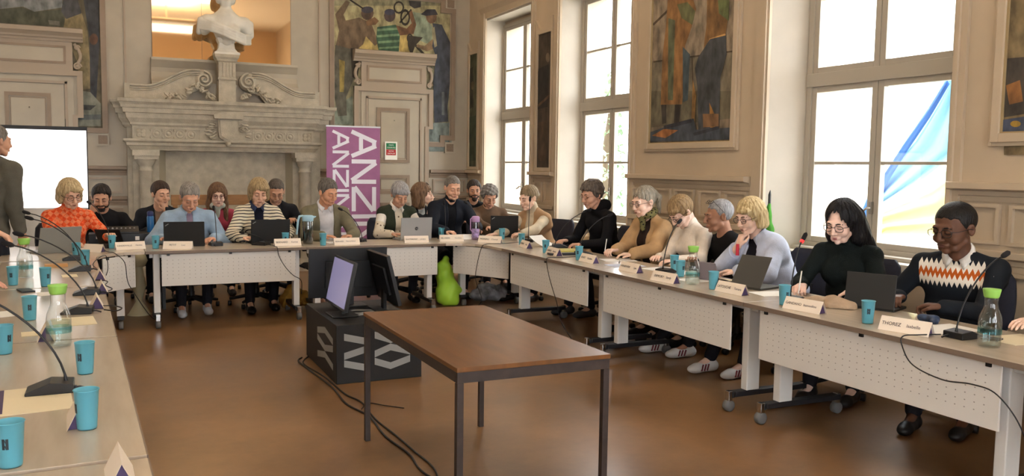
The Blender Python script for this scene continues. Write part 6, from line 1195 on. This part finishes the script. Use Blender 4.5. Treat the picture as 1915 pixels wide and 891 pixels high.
# audio gear, small table, blue bottle
et = thing('side_table', 'low dark side table carrying audio gear behind the left corner desk', 'table', (.12, 9.95, 0)); MB().box(-.38, .38, -.2, .2, .70, .725).build('tabletop', blk, et, .003)
for sx in (-1, 1):
    for sy in (-1, 1): MB().box(sx * .35 - .015, sx * .35 + .015, sy * .17 - .015, sy * .17 + .015, 0, .70).build('leg', blk, et)
au = thing('audio_mixer', 'black audio mixing gear with small white labels and switches', 'audio mixer', (.12, 9.9, .7255)); q = MB(); q.box(-.36, .30, -.14, .14, 0, .10); q.prism([(-.14, .10), (.14, .10), (.14, .16), (-.14, .12)], 'x', -.30, .12); q.build('casing', blk, au, .004)
for k in range(9): MB().lathe([(.009, 0), (.008, .012), (0, .013)], (-.26 + .042 * k, .02, .14), 8).build('knob', mat('key_grey', (150, 150, 150), .4), au)
for a_ in ((-.29, -.22, -.143, -.14, .05, .075), (.08, .12, -.143, -.14, .03, .07), (.19, .22, -.143, -.14, .04, .07), (-.2, -.16, -.143, -.14, .07, .08)): MB().box(*a_).build('white_label', mat('notice_white', (240, 240, 236), .5), au)
bb = thing('water_bottle', 'blue water bottle standing on the black audio gear', 'bottle', (.355, 9.9, .8265)); MB().lathe([(0, 0), (.034, 0), (.036, .01), (.036, .16), (.03, .175)], n=20).build('body', mat('blue_bottle', (32, 104, 168), .3), bb); MB().lathe([(.031, .172), (.033, .176), (.033, .215), (.02, .225), (0, .225)], n=20).build('cap', mat('navy_cap', (30, 40, 96), .4), bb)
# papers, folders, small things
pap = mat('white_paper', (236, 234, 230), .7); papc = mat('cream_paper', (226, 214, 184), .7)
def sheet(label, p, rz, w_=.21, h_=.297, m=pap, t=.0015, name='paper_sheet', cat='paper', curl=0, z=TZ):
    q = MB(); n = 8; v = []
    for i in range(n + 1):
        for s in (-1, 1): u = i / n; v.append((s * w_ / 2, -h_ / 2 + h_ * u, curl * (u ** 2 if curl > 0 else 0) + t)); 
    for i in range(n + 1):
        for s in (-1, 1): u = i / n; v.append((s * w_ / 2, -h_ / 2 + h_ * u, curl * (u ** 2 if curl > 0 else 0)))
    f = [(2 * i, 2 * i + 1, 2 * i + 3, 2 * i + 2) for i in range(n)]; o = 2 * (n + 1); f += [(o + a, o + d, o + c, o + b) for a, b, c, d in f[:n]] + [(2 * i, 2 * i + 2, o + 2 * i + 2, o + 2 * i) for i in range(n)] + [(2 * i + 1, o + 2 * i + 1, o + 2 * i + 3, 2 * i + 3) for i in range(n)] + [(0, o, o + 1, 1), (2 * n, 2 * n + 1, o + 2 * n + 1, o + 2 * n)]
    q.add(v, f); o_ = q.build(name, m); o_.location = (p[0], p[1], z); o_.rotation_euler = (0, 0, rz); return tag(o_, label, cat)
sheet('curled white paper held up beside the black hooded top', (4.12, 7.98), .4, curl=.11, t=.001); sheet('thick yellow folder lying before the black hooded top', (4.02, 7.45), 1.3, .24, .32, mat('yellow_folder', (196, 186, 92), .5), .022, 'folder', 'folder'); sheet('dark binder under the edge of the yellow folder', (3.90, 7.18), 1.4, .10, .30, blk, .02, 'binder', 'folder')
sheet('printed sheets with blue header right of the camel coat card', (3.98, 6.22), 1.5, .21, .30, mat('blue_printed_paper', (190, 198, 222), .7, var=.2, vscale=5)); sheet('white sheet in front of the woman in camel coat', (4.16, 6.62), 1.35); sheet('white sheets spread before the white sweater', (4.14, 5.92), 1.7); sheet('white sheet under the carafe group before the shaved grey head', (4.0, 5.22), 1.6); sheet('notebook with raised page before the lilac jacket', (4.18, 4.98), 1.4, .2, .26, papc, .006, 'notebook', 'notebook', curl=.03)
sheet('white sheets between the lilac jacket and the red-ringed microphone', (4.06, 4.46), 1.4); sheet('white sheet lying glossy before the zigzag sweater', (4.02, 3.12), 1.5, .22, .32); sheet('cream sheet under the hand with the computer mouse', (4.12, 2.78), 1.5, m=papc); sheet('thin paper block between the white sweater and its card', (4.2, 5.62), 1.6, .18, .24)
sheet('white papers bent in the hands of the man in navy jacket', (3.66, 9.15), 0, .30, .21, curl=.04); sheet('white papers before the man in grey-green cardigan', (2.20, 9.10), .1, .30, .22); sheet('calendar sheet under the nearest left microphone', (-.27, 3.36), .08, .24, .36, papc); sheet('printed calendar strip left of the nearest left microphone', (-.37, 3.36), .08, .02, .33, mat('calendar_stripe', (72, 60, 96), .6), .001, z=TZ + .0018)
sheet('small white card left of the nearest green-capped carafe', (-.38, 4.66), .1, .07, .12, papc); sheet('cream leaflet behind the second left microphone', (-.20, 4.95), .1, .20, .26, papc); sheet('white leaflet at the left edge beside a cup', (-.60, 5.3), .3, .2, .2); sheet('white card below the pointing hand at the left', (-.40, 6.05), .1, .09, .16); sheet('laminated sheet before the orange checked jacket', (-.25, 9.02), .5, .2, .28); sheet('cream notepad behind the far left microphones', (-.30, 6.95), .1, .1, .16, papc)
sheet('orange-brown wallet on the left row behind the laptop stand', (-.42, 7.6), .1, .16, .1, mat('tan_wallet', (196, 148, 92), .6), .02, 'wallet', 'wallet'); sheet('dark smartphone below the computer mouse at the right edge', (3.98, 2.86), .3, .075, .15, blk, .009, 'phone', 'phone'); sheet('dark phone beside the pointing hand at the left', (-.52, 6.22), .3, .075, .15, blk, .009, 'phone', 'phone'); sheet('dark phone cut off at the left edge near the large cup', (-.42, 3.02), .3, .075, .15, blk, .009, 'phone', 'phone')
g = Clay((-.05, -.08, 0), (.05, .08, .06), .004); g.ell((0, 0, .008), (.032, .055, .03), 0); g.keep(np.broadcast_to(-g.grid()[2] + .001, g.f.shape) + 0 * g.f); o_ = g.build('computer_mouse', blk, None); o_.location = (4.08, 2.90, TZ + .009); tag(o_, 'black computer mouse under the hand at the right edge', 'computer mouse')
def lump(label, p, pts, m, cat, name, h=.006, amp=.006):
    a = np.array([q[0] for q in pts]); r = max(q[1] for q in pts); g = Clay(a.min(0) - r - .03, a.max(0) + r + .03, h)
    for c_, r_ in pts: g.ell(c_, (r_, r_, r_ * .8), .04)
    g.folds(amp, 60, p[0]); g.keep(np.broadcast_to(-g.grid()[2] + .001, g.f.shape) + 0 * g.f); o = g.build(name, m, None); o.location = p; return tag(o, label, cat)
lump('crumpled beige cloth between the GANDAHO card and the writing hand', (3.98, 3.92, TZ), [((-.04, .13, .008), .035), ((.0, .07, .015), .055), ((.06, .0, .02), .06), ((.02, -.05, .012), .06), ((.07, -.11, .008), .05), ((.10, .06, .008), .05)], fab((176, 152, 128)), 'cloth', 'folded_cloth'); lump('small dark blue bundle of fabric before the zigzag sweater', (4.10, 3.30, TZ), [((0, .02, .02), .03), ((.02, -.03, .02), .028), ((-.01, -.06, .015), .02)], mat('blue_black_fabric', (40, 52, 74), .7, var=.5, vscale=40), 'cloth', 'fabric_bundle', .004, .005)
def pen(label, p, top, m): return tag(MB().tube([p, top], .0045, 6).build('pen', m), label, 'pen')
pen('white pen in the hand of the woman in camel coat', (4.22, 6.96, .76), (4.26, 6.99, .90), pap); pen('white pen in the hand of the black-haired woman', (4.14, 4.33, .755), (4.20, 4.37, .90), pap); pen('pen lying on the sheets before the camel coat', (4.10, 6.5, TZ + .006), (4.02, 6.38, TZ + .006), blk)
# red object by the mouth of the lilac jacket
pb = PPL['bob']; rp = to_world(pb, pb['WR']); tag(MB().tube([(rp[0] - .03, rp[1] - .03, rp[2] + .02), (rp[0] - .035, rp[1] - .035, rp[2] - .07)], [.012, .014], 10).build('red_case', mat('red_case', (196, 30, 52), .4)), 'small red case held by the woman in lilac jacket', 'case')
# bags and coats

g = Clay((-.26, -.2, -.02), (.3, .2, .62), .009)
g.cone((0, .02, .09), (-.02, 0, .44), .10, .085, .02); g.cone((.07, -.02, .09), (.02, 0, .36), .095, .075, .03); g.ell((.13, -.03, .17), (.06, .05, .05), .04); g.cone((-.03, 0, .44), (.0, 0, .52), .07, .035, .03); g.folds(.014, 30, 2); g.keep(np.broadcast_to(-g.grid()[2] + .001, g.f.shape) + 0 * g.f)
o_ = g.build('green_bag', mat('lime_nylon', (176, 226, 70), .5), None); o_.location = (3.38, 9.0, 0); tag(o_, 'lime green bag slumped under the gap beside the corner desk', 'bag'); lump('pale grey and black bag on the floor right of the green bag', (3.92, 9.1, 0), [((0, 0, .12), .13), ((.14, 0, .10), .12), ((-.12, 0, .08), .08)], mat('bag_grey_mix', (120, 120, 124), .7, var=.5, vscale=9), 'bag', 'handbag', .01, .01)
lump('mustard yellow handbag on the floor left of the black box', (1.72, 9.35, 0), [((0, 0, .10), .12), ((.1, 0, .12), .12), ((.02, 0, .22), .07)], fab((150, 112, 50)), 'bag', 'handbag', .01, .01); lump('beige coat draped on a chair between the bun-haired and curly-haired people', (4.95, 8.35, .45), [((0, .1, .28), .13), ((0, -.1, .25), .13), ((0, 0, .1), .15), ((0, 0, .38), .08)], fab((196, 172, 140)), 'coat', 'draped_coat', .01, .01)
lump('black coat draped on the chair left of the camel coat', (5.02, 7.38, .45), [((0, .1, .30), .13), ((0, -.1, .30), .14), ((0, 0, .12), .15)], fab((24, 24, 28)), 'coat', 'draped_coat', .01, .01); lump('patterned brown and cream scarf on a chair behind the black-haired woman', (5.12, 3.98, .78), [((0, 0, .10), .06), ((0, .03, .0), .06), ((0, -.02, .18), .05)], mat('scarf_pattern', (160, 130, 110), .8, var=.6, vscale=18, rgb2=(226, 214, 200)), 'scarf', 'draped_scarf', .007, .008)
gf = thing('rolled_flag', 'dark pole with furled green flag in the corner of the nearest window', 'flag', (5.28, 5.92, 0)); MB().tube([(0, 0, 0), (0, 0, 1.36), (.005, 0, 1.40)], [.012, .012, .002], 8).build('pole', blackp, gf); g = Clay((-.15, -.15, .5), (.15, .15, 1.36), .01); g.cone((0, .0, .65), (0, 0, 1.28), .09, .014, .0); g.folds(.01, 40); g.build('green_cloth', fab((70, 130, 50)), gf)
bench = thing('bench', 'low brown wooden bench back in front of the closed hearth', 'bench', (1.35, 12.3, 0)); MB().box(-.65, .65, -.02, .02, 1.0, 1.14).build('backrest', mat('bench_wood', (146, 106, 66), .5, var=.1, stretch=(1, 5, 5)), bench, .005); MB().box(-.65, .65, -.42, .0, .43, .47).build('seat', mat('bench_wood', (146, 106, 66), .5), bench, .005)
for sx in (-.6, .6):
    MB().box(sx - .03, sx + .03, -.02, .02, 0, 1.0).build('leg', mat('bench_wood', (146, 106, 66), .5), bench); MB().box(sx - .03, sx + .03, -.42, -.37, 0, .43).build('leg', mat('bench_wood', (146, 106, 66), .5), bench)
hd = thing('headphones', 'cream stand fan or lamp seen under the desk at the left', 'lamp', (.16, 9.25, 0)) if 0 else thing('floor_stand', 'cream-coloured stand with round head under the left corner desk', 'stand', (.22, 9.55, 0))
MB().lathe([(0, .50), (.06, .50), (.09, .56), (.07, .62), (0, .64)], n=20).build('round_head', mat('cream_fabric', (196, 186, 150), .7), hd); MB().lathe([(.04, .50), (.07, .3), (.03, .14), (.10, .02), (.12, 0), (0, 0)], n=20).build('body', mat('cream_fabric', (196, 186, 150), .7), hd); MB().tube([(-.09, 0, .55), (-.05, 0, .62), (.05, 0, .62), (.09, 0, .55)], .008).build('black_band', blackp, hd)

card('blank-looking name card cut off by the right edge of the photo', (3.74, 2.30), -PI / 2 + .05, '', '')
